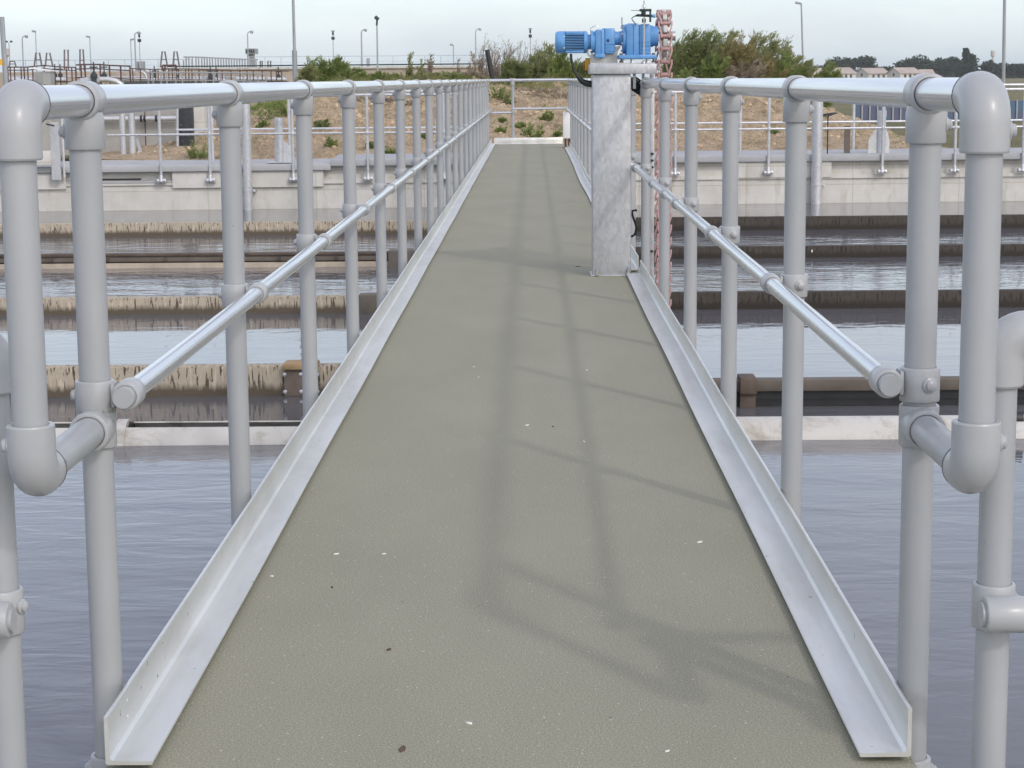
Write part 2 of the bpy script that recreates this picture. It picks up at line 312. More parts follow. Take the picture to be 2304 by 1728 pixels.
# far tank wall, slightly skewed to the walkway
WA = .0425; W0 = Vector((0, 30.98, 0)); WM = rotz(WA, W0)
WD = Vector((-math.sin(WA), math.cos(WA), 0))
def atw(px, py, off=0.0):               # point on the wall plane moved back by off
    d = ray(px, py); e = Vector((0, 0, EYE)); p0 = W0 + WD*off; return e + d*((p0-e).dot(WD)/d.dot(WD))
def wx(px, off=0.0): return (WM.inverted() @ atw(px, 380, off)).x
wall = thing('tank_wall', 'pale block-jointed concrete wall standing in the water across the far end of the tanks', 'wall', (0, 31, WZ))
XJ = wx(745)
bm = newbm(); box(bm, (-23.9, 0, -1.6), (23.9, .6, -.53), WM); wf = obj('wall_face', bm, 'conc_wall', wall, smooth=False)
bm = newbm(); box(bm, (-23.9, .07, -.529), (23.9, .6, -.30), WM); obj('wall_upstand', bm, 'conc_wall', wall, smooth=False)
bm = newbm(); box(bm, (-23.9, -.03, -.575), (23.9, -.001, -.515), WM); obj('ledge', bm, 'conc_wall', wall, smooth=False)
for xa_, xb_ in ((-23.9, wx(148)), (wx(388), XJ-.12)):
    bm = newbm(); box(bm, (xa_, -.05, -.62), (xb_, .068, -.365), WM); obj('raised_band', bm, 'conc_wall', wall, smooth=False)
zs = atw(270, 404, 0).z
bm = newbm(); box(bm, (wx(225), .055, zs-.012), (wx(315), .069, zs+.012), WM); obj('slot', bm, 'black', wall, smooth=False)
bm = newbm(); box(bm, (wx(150), -.04, zs-.055), (wx(387), .066, zs-.02), WM); obj('bench', bm, 'coping', wall, smooth=False)
xa = wx(1655)
bm = newbm(); box(bm, (xa, -.05, -.55), (wx(1870), .068, -.305), WM); obj('raised_band', bm, 'conc_wall', wall, smooth=False)
bm = newbm(); box(bm, (XJ+.002, -.09, -.299), (23.9, 2.2, -.20), WM, .008); obj('coping', bm, 'coping', wall)
bm = newbm(); box(bm, (-23.9, -.10, -.362), (XJ, 2.2, -.27), WM, .008); obj('coping', bm, 'coping', wall)

# ------------------------------------------------------------------ soil mound
def lerp_tab(tab, x):
    if x <= tab[0][0]: return tab[0][1]
    for (a, b), (c, d) in zip(tab, tab[1:]):
        if x <= c: return b + (d-b)*(x-a)/(c-a)
    return tab[-1][1]
YM = 44.0
def tx(px): return at(px, 250, YM).x
MPROF = [(tx(380), -.3), (tx(430), .10), (tx(540), .40), (tx(640), .72), (tx(760), .98), (tx(1000), 1.0), (tx(1200), .93), (tx(1400), .98), (tx(1560), .93), (tx(1650), .86), (tx(1760), .66), (tx(1840), .44), (tx(1900), .20), (tx(1960), -.10), (tx(2010), -.3)]
MPROF = [(a_, 1.03-(1.03-b_)*1.186) for a_, b_ in MPROF]
def mound_h(x, y):
    t = (y-33.25)/(YM-33.25)
    c = min(1, max(0, t)); prof = c**.62 if y < YM else max(0, 1-(y-YM)/4.5)**.8 if y < YM+4.5 else 0
    top = lerp_tab(MPROF, x + .35*noise.noise(Vector((y*.8, 3, 0))))
    z = -.28 + (top+.28)*prof
    k = min(1, max(0, (z+.25)*4))
    z += k*(.12*noise.fractal(Vector((x*1.1, y*1.1, 0)), .7, 2.1, 4) + .085*noise.fractal(Vector((x*4.5, y*4.5, 4)), .8, 2.1, 4))
    return z
bm = newbm(); NX, NY = 440, 300; x0, x1, y0, y1 = -10.5, 10.5, 33.22, 50
g = [[bm.verts.new((x0+(x1-x0)*i/NX, y0+(y1-y0)*j/NY, mound_h(x0+(x1-x0)*i/NX, y0+(y1-y0)*j/NY))) for i in range(NX+1)] for j in range(NY+1)]
for j in range(NY):
    for i in range(NX): bm.faces.new((g[j][i], g[j][i+1], g[j+1][i+1], g[j+1][i]))
tag(obj('soil_mound', bm, 'soil', sharp=1.5), kind='structure')
# stones and clods lying on the mound: uncountable rubble
bm = newbm()
for k in range(1500):
    x = R.uniform(-7, 7.8); y = R.uniform(33.4, 43); z = mound_h(x, y)
    if z < -.2: continue
    s = R.choice((.010, .014, .018, .025, .035, .06)) * R.uniform(.7, 1.2)
    m4 = Matrix.Translation((x, y, z+s*.1)) @ Matrix.Rotation(R.uniform(0, 6), 4, Vector((R.random(), R.random(), R.random()+.1)))
    bmesh.ops.create_icosphere(bm, subdivisions=1, radius=s, matrix=m4 @ Matrix.Diagonal((1, R.uniform(.6, 1), R.uniform(.5, .8), 1)))
tag(obj('soil_clods', bm, simple('soil_clods', (.54, .41, .29), .35, 9, .95), smooth=False), kind='stuff')

# ================================================================== FOOTBRIDGE
fb = thing('footbridge', 'straight footbridge with a gritty grey-green deck running out over the tanks', 'footbridge', (0, 17, 0))
bm = newbm(); box(bm, (-.652, 2.3, -.035), (.5715, 31.36, 0)); obj('deck', bm, 'deck', fb, smooth=False)
for x in (-.60, .46):
    bm = newbm(); box(bm, (x, 2.3, -.24), (x+.06, 31.3, -.036)); obj('side_beam', bm, 'galv', fb, smooth=False)
for y in (9.0, 16.2, 24.0):
    bm = newbm(); box(bm, (-.34, y, -1.9), (.30, y+.3, -.241)); obj('pier', bm, 'conc_grey', fb, smooth=False)

def toe_board(s, xo, xi, breaks, label):
    t = thing('toe_board', label, 'toe board', (s*xo, 17, 0), 'aluminium angle toe boards along the deck')
    for (a, b, wob) in breaks:
        bm = newbm(); th = .006; n = max(2, int((b-a)/.45)); rings = []
        zz = .010; poly = [(xo-.003, zz), (xo, zz+.003), (xo, zz+.0752), (xo-th*.5, zz+.0762), (xo-th, zz+.0752), (xo-th, zz+.0115), (xo-th-.002, zz+.0085), (xo-th-.0055, zz+.0065), (xi, zz+.006), (xi-.0012, zz+.0035), (xi, zz)]
        for i in range(n+1):
            y = a+(b-a)*i/n; w = wob*math.sin((y-a)/(b-a)*math.pi)+.0012*math.sin(y*2.3+s)
            rings.append([bm.verts.new((s*(x-w), y, z)) for x, z in poly])
        for p, q in zip(rings, rings[1:]):
            for k in range(len(poly)): bm.faces.new((p[k], p[(k+1) % len(poly)], q[(k+1) % len(poly)], q[k]))
        bm.faces.new(rings[0]); bm.faces.new(rings[-1][::-1]); y = a + .14
        while y < b-.05:
            for zz_ in (.040, .066): lathe(bm, (s*(xo-th+.0003), y, zz_), (-s, 0, 0), [(0, -.001), (.0034, -.001), (.0034, .0005), (0, .0008)], 8)
            y += 1.45
        y = a + .05
        while y < b-.06:
            box(bm, (min(s*(xo-.006), s*(xi+.012)), y, .0004), (max(s*(xo-.006), s*(xi+.012)), y+.05, .0102)); y += 1.45
        obj('angle_section', bm, 'alu', t, sharp=.5)
    return t
LB = [(2.81, 5.86, 0), (5.862, 11.7, 0), (11.702, 17.5, .001), (17.502, 23.4, 0), (23.402, 31.3, .002)]
toe_board(-1, .6475, .5775, LB, 'aluminium toe board on the left deck edge, running unbroken to the end rail')
toe_board(1, .5675, .491, [(2.83, 10.19, 0), (10.42, 17.0, .005), (17.002, 22.5, .012), (22.502, 29.3, -.004)], 'aluminium toe board on the right deck edge, interrupted by the square steel column')

# ------------------------------------------------------------------ tubular railings
RAILZ, TR = .999, .02415
def screw(bm, p, d, r=.0085):
    lathe(bm, p, d, [(r*1.35, -.006), (r*1.35, .0015), (r*1.05, .003), (r, .0032), (r*.92, .0068), (r*.5, .009), (0, .0094)], 14)
def railing(s, x, y0, sp, n, xm, zm, label, sleeve=None):
    t = thing('handrail', label, 'railing', (x, 17, 0), 'grey tube railings of the footbridge')
    ys = [y0+sp*k for k in range(n)]
    yf = 2.607 if s < 0 else 2.585
    yend = 31.4
    zl = .494
    bm = newbm(); tube(bm, [(x, yf+.028, RAILZ), (x, 12, RAILZ), (x, 21, RAILZ), (x, yend, RAILZ)], TR, 28); obj('top_rail', bm, 'rail', t)
    zc = zm
    bm = newbm(); tube(bm, [(xm, ys[0]-.042, zc), (xm, 12, zc), (xm, 21, zc), (xm, yend-.05, zc)], .01685, 24); mr_ = obj('mid_rail', bm, 'rail', t)
    # plug of the mid rail
    bm = newbm(); lathe(bm, (xm, ys[0]-.042, zc), (0, -1, 0), [(0, -.01), (.0168, -.01), (.0168, .0015), (.0162, .003), (0, .0034)], 28); obj('end_cap', bm, 'paint', mr_)
    first = None
    for k, y in enumerate(ys):
        if k == 0 or k == 1:
            bm = newbm(); tube(bm, [(x, y, -.13), (x, y, RAILZ-.02)], TR, 28); p = obj('post', bm, 'paint', t, (x, y, 0))
            bm = newbm(); collar(bm, (x, y, RAILZ), (0, 1, 0), .0250, .0305, .062)
            lathe(bm, (x, y, RAILZ-.0735), (0, 0, 1), [(.0248, 0), (.0295, 0), (.0305, .0015), (.0305, .046), (.028, .056)], 28); screw(bm, (x+s*.0300, y-.004, RAILZ-.046), (s, -.25, 0))
            obj('tee_fitting', bm, 'fitting', p, (x, y, 0))
            bm = newbm(); collar(bm, (x, y, zm-.004), (0, 0, 1), .0252, .0305, .053); collar(bm, (xm, y, zm), (0, 1, 0), .0172, .0228, .050)
            box(bm, (min(x-s*.027, xm+s*.018), y-.020, zm-.020), (max(x-s*.027, xm+s*.018), y+.020, zm+.018), None, .006)
            if s > 0: screw(bm, (x+.010, y-.0298, zm-.002), (.25, -1, 0), .0088)
            else: screw(bm, (x-.0298, y, zm-.002), (-1, -.2, 0), .0088)
            obj('rail_clamp', bm, 'fitting', p, (x, y, 0))
            bm = newbm(); collar(bm, (x, y, -.085), (0, 0, 1), .0252, .0315, .09); box(bm, (min(x-s*.06, x-s*.03), y-.04, -.12), (max(x-s*.06, x-s*.03), y+.04, -.05)); screw(bm, (x+s*.031, y-.01, -.06), (s, -.2, 0))
            obj('base_socket', bm, 'fitting', p, (x, y, 0)); first = p
        else:
            c = first.copy(); COL.objects.link(c); c.parent = t; c.location = Vector((x, y, 0)) - Vector(t['_o'])
            for ch in first.children:
                d = ch.copy(); COL.objects.link(d); d.parent = c
    if sleeve:
        bm = newbm(); collar(bm, (xm, sleeve, zc), (0, 1, 0), .0171, .0222, .05); obj('joint_sleeve', bm, 'fitting', t)
    # return bend closing the near end
    rb = []
    bm = newbm(); tube(bm, [(x, yf, zl+.045), (x, yf, RAILZ-.05)], TR, 28); ret = obj('return_upright', bm, 'paint', t)
    R2 = .0328
    def bend(cz, sg):
        pts = [(x, yf+.060, cz)]
        rr = .036
        for a in range(0, 91, 10):
            q = math.radians(a); pts.append((x, yf+rr-rr*math.sin(q), cz - sg*(rr-rr*math.cos(q))))
        pts.append((x, yf, cz-sg*.0715)); return pts
    for cz, sg in ((RAILZ, 1), (zl, -1)):
        bm = newbm(); P = bend(cz, sg); tube(bm, P, [.0318]+[R2]*(len(P)-1), 30, False)
        for e, dd in ((Vector(P[0]), (0, 1, 0)), (Vector(P[-1]), (0, 0, -sg))): lathe(bm, e, dd, [(R2-.0002, 0), (R2-.0015, .0025), (.0252, .0025), (.0250, -.01)], 30)
        screw(bm, (x+s*.0322, yf-.002, cz-sg*.045), (s, -.25, 0), .0095); obj('elbow', bm, 'fitting', ret)
    bm = newbm(); tube(bm, [(x, yf+.02, zl), (x, ys[0]-.02, zl)], TR, 28); obj('return_tube', bm, 'paint', ret)
    y = ys[0]
    bm = newbm(); collar(bm, (x, y, zl), (0, 0, 1), .0252, .0305, .064); collar(bm, (x, y-.030, zl), (0, 1, 0), .0252, .0312, .056)
    if s > 0: lathe(bm, (x-.018, y-.021, zl+.004), (-.5, -1, .2), [(.016, -.01), (.014, .004), (.008, .009), (0, .0105)], 18)
    obj('cross_tee', bm, 'fitting', ret)
    return t
railing(-1, -.6843, 3.003, 1.4505, 20, -.632, .5457, 'grey tube railing left of the footbridge deck, its post nearest the camera')
railing(1, .5943, 2.9726, 1.4535, 20, .542, .5617, 'grey tube railing right of the footbridge deck, passing behind the square steel column', 7.95)
# end railing across the walkway
t = thing('handrail', 'short grey railing closing the far end of the footbridge', 'railing', (0, 31.42, 0), 'grey tube railings of the footbridge')
bm = newbm(); tube(bm, [(-.684, 31.42, 1.006), (.594, 31.42, 1.008)], .0242, 16); obj('top_rail', bm, 'rail', t)
xp = at(1154, 250, 31.42).x
bm = newbm(); tube(bm, [(xp, 31.42, 0), (xp, 31.42, .99)], .0242, 16); p = obj('post', bm, 'paint', t)
bm = newbm(); collar(bm, (xp, 31.42, .955), (0, 0, 1), .0245, .031, .07, 16); collar(bm, (xp, 31.42, 1.007), (1, 0, 0), .0245, .031, .08, 16); obj('tee_fitting', bm, 'fitting', p)
bm = newbm(); tube(bm, [(-.66, 31.42, .497), (xp, 31.42, .497)], .0185, 12); obj('mid_rail', bm, 'rail', t)
bm = newbm(); tube(bm, [(xp, 31.40, .558), (.575, 31.40, .558)], .0175, 12); obj('mid_rail', bm, 'rail', t)
bm = newbm(); collar(bm, (xp, 31.42, .53), (0, 0, 1), .0245, .030, .11, 16); obj('rail_clamp', bm, 'fitting', p)
bm = newbm(); box(bm, (-.60, 31.362, .004), (.50, 31.375, .10), None, .002); box(bm, (-.60, 31.30, .001), (.50, 31.3615, .008)); obj('toe_plate', bm, 'alu', t)

# stub railings of the lower platform, left and right of the camera
def stub(s, x, lab):
    y = 2.75; zt = .664
    t = thing('handrail', lab, 'railing', (x, y, -.34), 'low grey tube rails beside the bridge head')
    bm = newbm(); tube(bm, [(x, y, -.34), (x, y, zt-.05)], TR, 28); p = obj('post', bm, 'paint', t)
    bm = newbm(); rr = .036; P = [(x, y, zt-.072)]
    for a in range(0, 91, 10):
        q = math.radians(a); P.append((x+s*(rr-rr*math.cos(q)), y, zt-rr+rr*math.sin(q)))
    P.append((x+s*.072, y, zt)); tube(bm, P, .0328, 30, False)
    for e, dd in ((Vector(P[0]), (0, 0, -1)), (Vector(P[-1]), (s, 0, 0))): lathe(bm, e, dd, [(.0326, 0), (.031, .0025), (.0252, .0025), (.025, -.01)], 30)
    obj('elbow', bm, 'fitting', p)
    bm = newbm(); tube(bm, [(x+s*.05, y, zt), (x+s*2.4, y, zt)], TR, 28); obj('top_rail', bm, 'rail', t)
    zb = .268
    bm = newbm(); collar(bm, (x, y, zb), (0, 0, 1), .0252, .0305, .066); collar(bm, (x+s*.004, y-.052, zb), (1, .0, 0), .0172, .0262, .058)
    box(bm, (x-.022, y-.046, zb-.018), (x+.022, y-.026, zb+.018)); lathe(bm, (x-s*.024, y-.052, zb), (-s, 0, 0), [(0, .0), (.0175, 0), (.0175, .006), (0, .0062)], 24)
    screw(bm, (x+.030, y-.008, zb+.008), (1, -.3, 0)) ; obj('rail_clamp', bm, 'fitting', p)
    bm = newbm(); tube(bm, [(x-s*.02, y-.052, zb), (x+s*2.4, y-.052, zb)], .01685, 20); obj('mid_rail', bm, 'rail', t)
    for k in (1.2, 2.4):
        bm = newbm(); tube(bm, [(x+s*k, y, -.34), (x+s*k, y, zt)], TR, 20); obj('post', bm, 'paint', t)
stub(1, .664, 'low grey tube rail with an elbow top, outside the right railing at the picture edge')
stub(-1, -.775, 'low grey tube rail cut by the left picture edge, outside the left railing')

# ================================================================== DRIVE COLUMN AND CHAIN
YC = 10.2
colm = thing('drive_column', 'square galvanised steel column on the deck carrying the blue geared motor', 'column', (.41, YC+.1, 0))
bm = newbm(); box(bm, (.3145, YC, .004), (.5155, YC+.2, 1.047), None, .010); obj('post', bm, 'galv', colm)
bm = newbm(); box(bm, (.304, YC-.006, .0002), (.512, YC+.21, .008), None, .002); bp = obj('base_plate', bm, 'galv', colm)
for x in (.338, .500):
    bm = newbm(); lathe(bm, (x, YC-.0125, .0), (0, 0, 1), [(.0, .008), (.011, .008), (.011, .012), (.0095, .013), (.0095, .024), (.005, .025), (.005, .046), (0, .047)], 8); obj('anchor_bolt', bm, 'steel', bp)
bm = newbm(); box(bm, (.300, YC-.022, 1.048), (.645, YC+.24, 1.098), None, .004); obj('top_channel', bm, 'galv', colm)
bm = newbm(); box(bm, (.306, YC+.02, 1.0985), (.635, YC+.22, 1.104)); obj('mounting_plate', bm, 'galv', colm, smooth=False)
bm = newbm(); prism(bm, [(.31, 1.104), (.31, 1.150), (.405, 1.163), (.44, 1.190), (.47, 1.192), (.452, 1.16), (.452, 1.104)], .006, Matrix.Translation((0, YC+.17, 0))); obj('stiffener', bm, 'alu', colm, smooth=False)
for x in (.478, .520, .600):
    bm = newbm(); box(bm, (x, YC+.03, 1.104), (x+.012, YC+.2, 1.122)); obj('packer', bm, 'alu', colm, smooth=False)
bm = newbm(); box(bm, (.578, YC+.13, 1.0), (.592, YC+.15, 1.0475)); box(bm, (.53, YC+.10, .97), (.545, YC+.12, 1.0475)); obj('hanger', bm, 'galv2', colm, smooth=False)
guard = thing('support_strip', 'pale flat steel strip standing upright behind the right railing beside the pink chain', 'strip', (.65, YC+.3, 0))
bm = newbm(); box(bm, (.628, YC+.29, -.45), (.6535, YC+.30, 1.047), None, .002); obj('strip', bm, 'galv2', guard)
for z in (.62, .585, .55, .10):
    bm = newbm(); box(bm, (.632, YC+.272, z), (.650, YC+.289, z+.012), None, .003); obj('clip', bm, 'dark_green', guard)

def mx(X): return at(1240+X/10.05, 95, YC+.12).x
def mz(Y): return at(1330, Y/10.05, YC+.12).z
YA = YC+.12
mot = thing('gear_motor', 'blue geared electric motor lying across the top of the steel column', 'motor', (mx(1100), YA, 1.104))
za = mz(952); ra = (mz(700)-mz(1205))/2
def lx(bm, x0, prof, z=za, seg=32): return lathe(bm, (x0, YA, z), (1, 0, 0), prof, seg)
bm = newbm(); w = mx(312)-mx(90); lx(bm, mx(90), [(0, 0), (ra*.62, 0), (ra*.85, .002), (ra*.96, .009), (ra, .018), (ra, w-.001), (ra*.97, w), (0, w)]); fc = obj('fan_cowl', bm, 'blue', mot)
for zz in (mz(830), mz(1085)):
    bm = newbm(); lathe(bm, (mx(293), YA-math.sqrt(max(0, ra*ra-(zz-za)**2))+.001, zz), (0, -1, 0), [(.004, 0), (.004, .003), (0, .004)], 10); obj('cowl_screw', bm, 'steel', fc)
bm = newbm(); w = mx(745)-mx(312); lx(bm, mx(312), [(ra*.80, 0), (ra*.80, w)]); box(bm, (mx(312), YA-ra*.2, za+ra*.55), (mx(745), YA+ra*.2, za+ra*.98)); box(bm, (mx(312), YA-ra*.2, za-ra*.98), (mx(745), YA+ra*.2, za-ra*.55)); mb = obj('motor_body', bm, 'blue_dark', mot)  # dark blue core paints in the shade between the cooling fins
bm = newbm()
for k in range(12):
    zz = za - ra*.80 + ra*1.6*k/11; q = math.sqrt(ra*ra*.97-(zz-za)**2)
    box(bm, (mx(318), YA-q, zz-.0016), (mx(735), YA+q, zz+.0016))
obj('cooling_fins', bm, 'blue', mb, smooth=False)
bm = newbm(); box(bm, (mx(318), YA-ra*.72, za+ra*.70), (mx(735), YA-ra*.5, za+ra*.96), None, .003); box(bm, (mx(318), YA-ra*.72, za-ra*.96), (mx(735), YA-ra*.5, za-ra*.74), None, .003); obj('body_rib', bm, 'blue', mb)
bm = newbm(); w = mx(822)-mx(738); lx(bm, mx(738), [(ra*.9, 0), (ra*1.0, .001), (ra*1.0, w-.006), (ra*.9, w), (0, w)]); obj('end_shield', bm, 'blue', mot)
bm = newbm(); w = mx(905)-mx(815); lx(bm, mx(815), [(ra*.80, 0), (ra*.68, w*.4), (ra*.72, w)]); obj('neck', bm, 'blue', mot)
bm = newbm(); w = mx(988)-mx(892); rf = (mz(690)-mz(1212))/2; lx(bm, mx(892), [(rf*.8, 0), (rf, .001), (rf, .012), (rf*.93, .013), (rf*.93, w)], mz(951)); obj('flange', bm, 'blue', mot)
def gearcase(name, x0, x1, z0, z1, hy, foot=None, slots=None, ribs=()):
    bm = newbm(); box(bm, (x0, YA-hy, z0), (x1, YA+hy, z1), None, .011); g_ = obj(name, bm, 'blue', mot)
    for (a, b, zc_, h) in ribs:
        bm = newbm(); box(bm, (a, YA-hy-.0035, zc_-h), (b, YA-hy+.002, zc_+h), None, .0022); obj('case_rib', bm, 'blue', g_)
    return g_
g1 = gearcase('gear_case', mx(985), mx(1207), mz(1305), mz(672), .056)
bm = newbm(); box(bm, (mx(985), YA-.062, mz(1312)), (mx(1207), YA+.062, mz(1222)), None, .004); obj('case_foot', bm, 'blue', g1)
bm = newbm(); box(bm, (mx(1120), YA-.0575, mz(1215)), (mx(1128), YA+.0575, mz(700))); obj('case_joint', bm, 'blue_dark', g1, smooth=False)
g2 = gearcase('gear_case', mx(1200), mx(1440), mz(1225), mz(655), .050, ribs=[(mx(1205), mx(1440), mz(1012), .0016), (mx(1215), mx(1340), mz(1078), .0018), (mx(1205), mx(1440), mz(1152), .0018)])
bm = newbm(); lathe(bm, (mx(1280), YA-.050, mz(920)), (0, -1, 0), [(.0075, 0), (.0075, .002), (.0045, .004), (0, .004)], 12); obj('oil_plug', bm, 'blue_dark', g2)
bm = newbm(); box(bm, (mx(1150), YA-.030, mz(690)), (mx(1430), YA+.030, mz(645)), None, .004); obj('inspection_cover', bm, 'blue', g2)
bm = newbm(); w = mx(1615)-mx(1435); rn = (mz(712)-mz(1035))/2; lx(bm, mx(1435), [(rn, 0), (rn*.94, w*.3), (rn*1.05, w)], mz(873)); nk = obj('neck', bm, 'blue', mot)
bm = newbm(); w = mx(1685)-mx(1608); rf = (mz(560)-mz(1225))/2; lx(bm, mx(1608), [(rf*.6, 0), (rf*.96, .001), (rf, .004), (rf, w)], mz(893)); obj('flange', bm, 'blue', mot)
for k in range(8):
    q = math.radians(22+45*k); bm = newbm(); lathe(bm, (mx(1608), YA+math.cos(q)*rf*.85, mz(893)+math.sin(q)*rf*.85), (-1, 0, 0), [(.006, 0), (.006, .006), (0, .007)], 6); obj('flange_bolt', bm, 'steel', nk)
zt_, zb_ = mz(545), mz(1345)
g3 = gearcase('gear_case', mx(1680), mx(1975), zb_, zt_, .086)
bm = newbm(); box(bm, (mx(1838), YA-.088, zb_+.012), (mx(1846), YA+.088, zt_-.008)); obj('case_joint', bm, 'blue_dark', g3, smooth=False)
xr = at(1462.3, 95, YA).x
g4 = gearcase('gear_case', mx(1968), xr, zb_, mz(560), .080, ribs=[(mx(1985), xr-.003, mz(y), .0024) for y in (955, 1040, 1128, 1205)])
bm = newbm(); box(bm, (at(1390, 95, YA).x, YA-.105, mz(1345)), (at(1475, 95, YA).x, YA+.105, mz(1252)), None, .005); ft = obj('mounting_foot', bm, 'blue', mot)
for px in (1396, 1468):
    x = at(px, 130, YA).x
    bm = newbm(); lathe(bm, (x, YA-.09, mz(1252)), (0, 0, -1), [(0, -.008), (.009, -.008), (.009, .0), (.005, .0), (.005, .030), (.010, .031), (.010, .040), (0, .040)], 8); obj('foot_bolt', bm, 'dark_steel', ft)
x0, x1 = at(1462, 95, YA).x, at(1480.5, 95, YA).x; rr = (mz(520)-mz(1010))/2
bm = newbm(); lathe(bm, (x0, YA, mz(830)), (1, 0, 0), [(rr, 0), (rr, (x1-x0)*.35), (rr*.93, (x1-x0)*.4), (rr*.93, x1-x0), (0, x1-x0)], 28); ofl = obj('output_flange', bm, 'blue', mot)
bm = newbm(); lathe(bm, (x1, YA, mz(830)), (1, 0, 0), [(0, -.01), (.024, -.01), (.024, .09), (0, .09)], 20); obj('output_shaft', bm, 'steel', mot)
def wire(name, pts, r, mat, par, seg=8):
    bm = newbm(); tube(bm, pts, r, seg); return obj(name, bm, mat, par)
wire('lifting_eye', [(mx(893), YA, mz(735)), (mx(890), YA, mz(640)), (mx(950), YA, mz(605)), (mx(1020), YA, mz(570)), (mx(1060), YA, mz(605))], .0022, 'steel', mot)
wire('breather', [(mx(1600), YA, mz(640)), (mx(1602), YA, mz(520)), (mx(1600), YA, mz(395))], .0022, 'dark_green', mot)
bm = newbm(); box(bm, (mx(1575), YA-.01, mz(650)), (mx(1625), YA+.01, mz(590)), None, .003); obj('breather_block', bm, 'dark_green', mot)
wire('cable_gland_ring', [(mx(900), YA-.05, mz(1145)), (mx(840), YA-.055, mz(1140)), (mx(822), YA-.055, mz(1190)), (mx(835), YA-.055, mz(1250)), (mx(875), YA-.05, mz(1275))], .005, 'steel', mot)

iso = thing('isolator_box', 'small yellow isolator box hanging under the motor beside the column head', 'switch box', at(1321, 145, YA+.1))
bm = newbm(); a = at(1317, 130.5, YA+.08); b = at(1328.5, 158, YA+.08); box(bm, (a.x, YA+.08, b.z), (b.x+.02, YA+.14, a.z), None, .003); obj('cover', bm, 'yellow', iso)
bm = newbm(); a = at(1313.5, 136, YA+.10); box(bm, (a.x, YA+.10, b.z), (at(1316.8, 136, YA).x, YA+.13, a.z), None, .001); obj('handle', bm, simple('red_orange_enamel', (.5, .12, .02)), iso)

sens = thing('proximity_sensor', 'threaded rod with a black bracket and sensor standing above the motor', 'sensor', at(1448, 143, YC))
def s2(x, y, Y=YC-.0): return at(1380+x/7.9, y/7.9, Y)
ys_ = YC+.02
bm = newbm(); tube(bm, [s2(540, 1125, ys_), s2(545, 700, ys_), s2(548, 10, ys_)], .0042, 10); obj('threaded_rod', bm, 'steel', sens)
bm = newbm(); lathe(bm, s2(540, 1125, ys_), (0, 0, 1), [(0, 0), (.013, 0), (.011, .006), (.006, .012), (0, .012)], 10); lathe(bm, s2(548, 130, ys_), (0, 0, 1), [(0, 0), (.012, 0), (.011, .007), (.007, .014), (0, .014)], 10); obj('lock_nut', bm, 'steel', sens)
bm = newbm(); a = s2(470, 200); b = s2(680, 155); box(bm, (a.x, ys_-.02, a.z), (b.x, ys_+.03, b.z), None, .002); c = s2(680, 390); a2 = s2(645, 200); box(bm, (a2.x, ys_-.02, c.z), (b.x-.001, ys_+.02, b.z-.003), None, .002); obj('bracket', bm, 'dark_green', sens)
bm = newbm(); a = s2(500, 255); box(bm, (a.x, ys_-.012, s2(0, 255).z), (s2(580, 0).x, ys_+.018, s2(0, 205).z), None, .002); a = s2(515, 400); box(bm, (a.x, ys_+.006, a.z), (s2(585, 0).x, ys_+.02, s2(0, 330).z), None, .002); obj('clamp_block', bm, 'dark_green', sens)
bm = newbm(); tube(bm, [s2(385, 285, ys_), s2(430, 272, ys_), s2(700, 283, ys_)], [.003, .007, .007], 10); sb = obj('sensor_barrel', bm, 'black', sens)
bm = newbm(); tube(bm, [s2(690, 285, ys_), s2(745, 285, ys_)], .009, 10); obj('sensor_tip', bm, 'blue', sb)
wire('cable', [s2(395, 283, ys_), s2(350, 305, ys_), s2(325, 330, ys_), s2(345, 365, ys_), s2(385, 410, ys_), s2(402, 455, ys_)], .0024, 'black', sens)
wire('pointer', [s2(315, 185, ys_), s2(475, 186, ys_)], .0014, 'dark_green', sens)

# supply cable sagging from the motor to the column
pc = [(1284.6, 121), (1285.5, 133), (1288.5, 148), (1293, 160), (1299.5, 171), (1308, 182), (1319, 187.5), (1335, 190)]
bm = newbm(); tube(bm, [at(x, y, YC+.10) for x, y in pc], [.007, .0065, .0065, .008, .010, .014, .017, .017], 12)
tag(obj('supply_cable', bm, 'black', origin=at(1300, 170, YC+.1)), 'thick black cable sagging from the blue motor to the left side of the column', 'cable')
bm = newbm()
for k in range(5):
    c = at(1430+k*1.5, 190+k*4, YC+.22)
    tube(bm, [c+Vector((.028*math.cos(a*.7+k), .02*math.sin(a*.5), .035*math.sin(a*.7+k*.6))) for a in range(0, 9)], .0055, 8)
tube(bm, [at(1421, 176, YC+.22), at(1428, 186, YC+.2), at(1440, 192, YC+.22)], .008, 10)
tag(obj('cable_bundle', bm, 'black', origin=at(1432, 195, YC+.2)), 'tangled black cables behind the top right corner of the column', 'cable')
for k in range(2):
    pass
bm = newbm(); tube(bm, [at(1433, 473, YC+.12), at(1423, 474, YC+.12), at(1423, 485, YC+.12), at(1429, 500, YC+.12), at(1432, 512, YC+.12), at(1429, 527, YC+.12), at(1420, 533, YC+.12)], .0065, 10)
tag(obj('cable_loop', bm, 'black', origin=at(1428, 500, YC+.1)), 'short loop of black cable low on the right side of the column', 'cable')

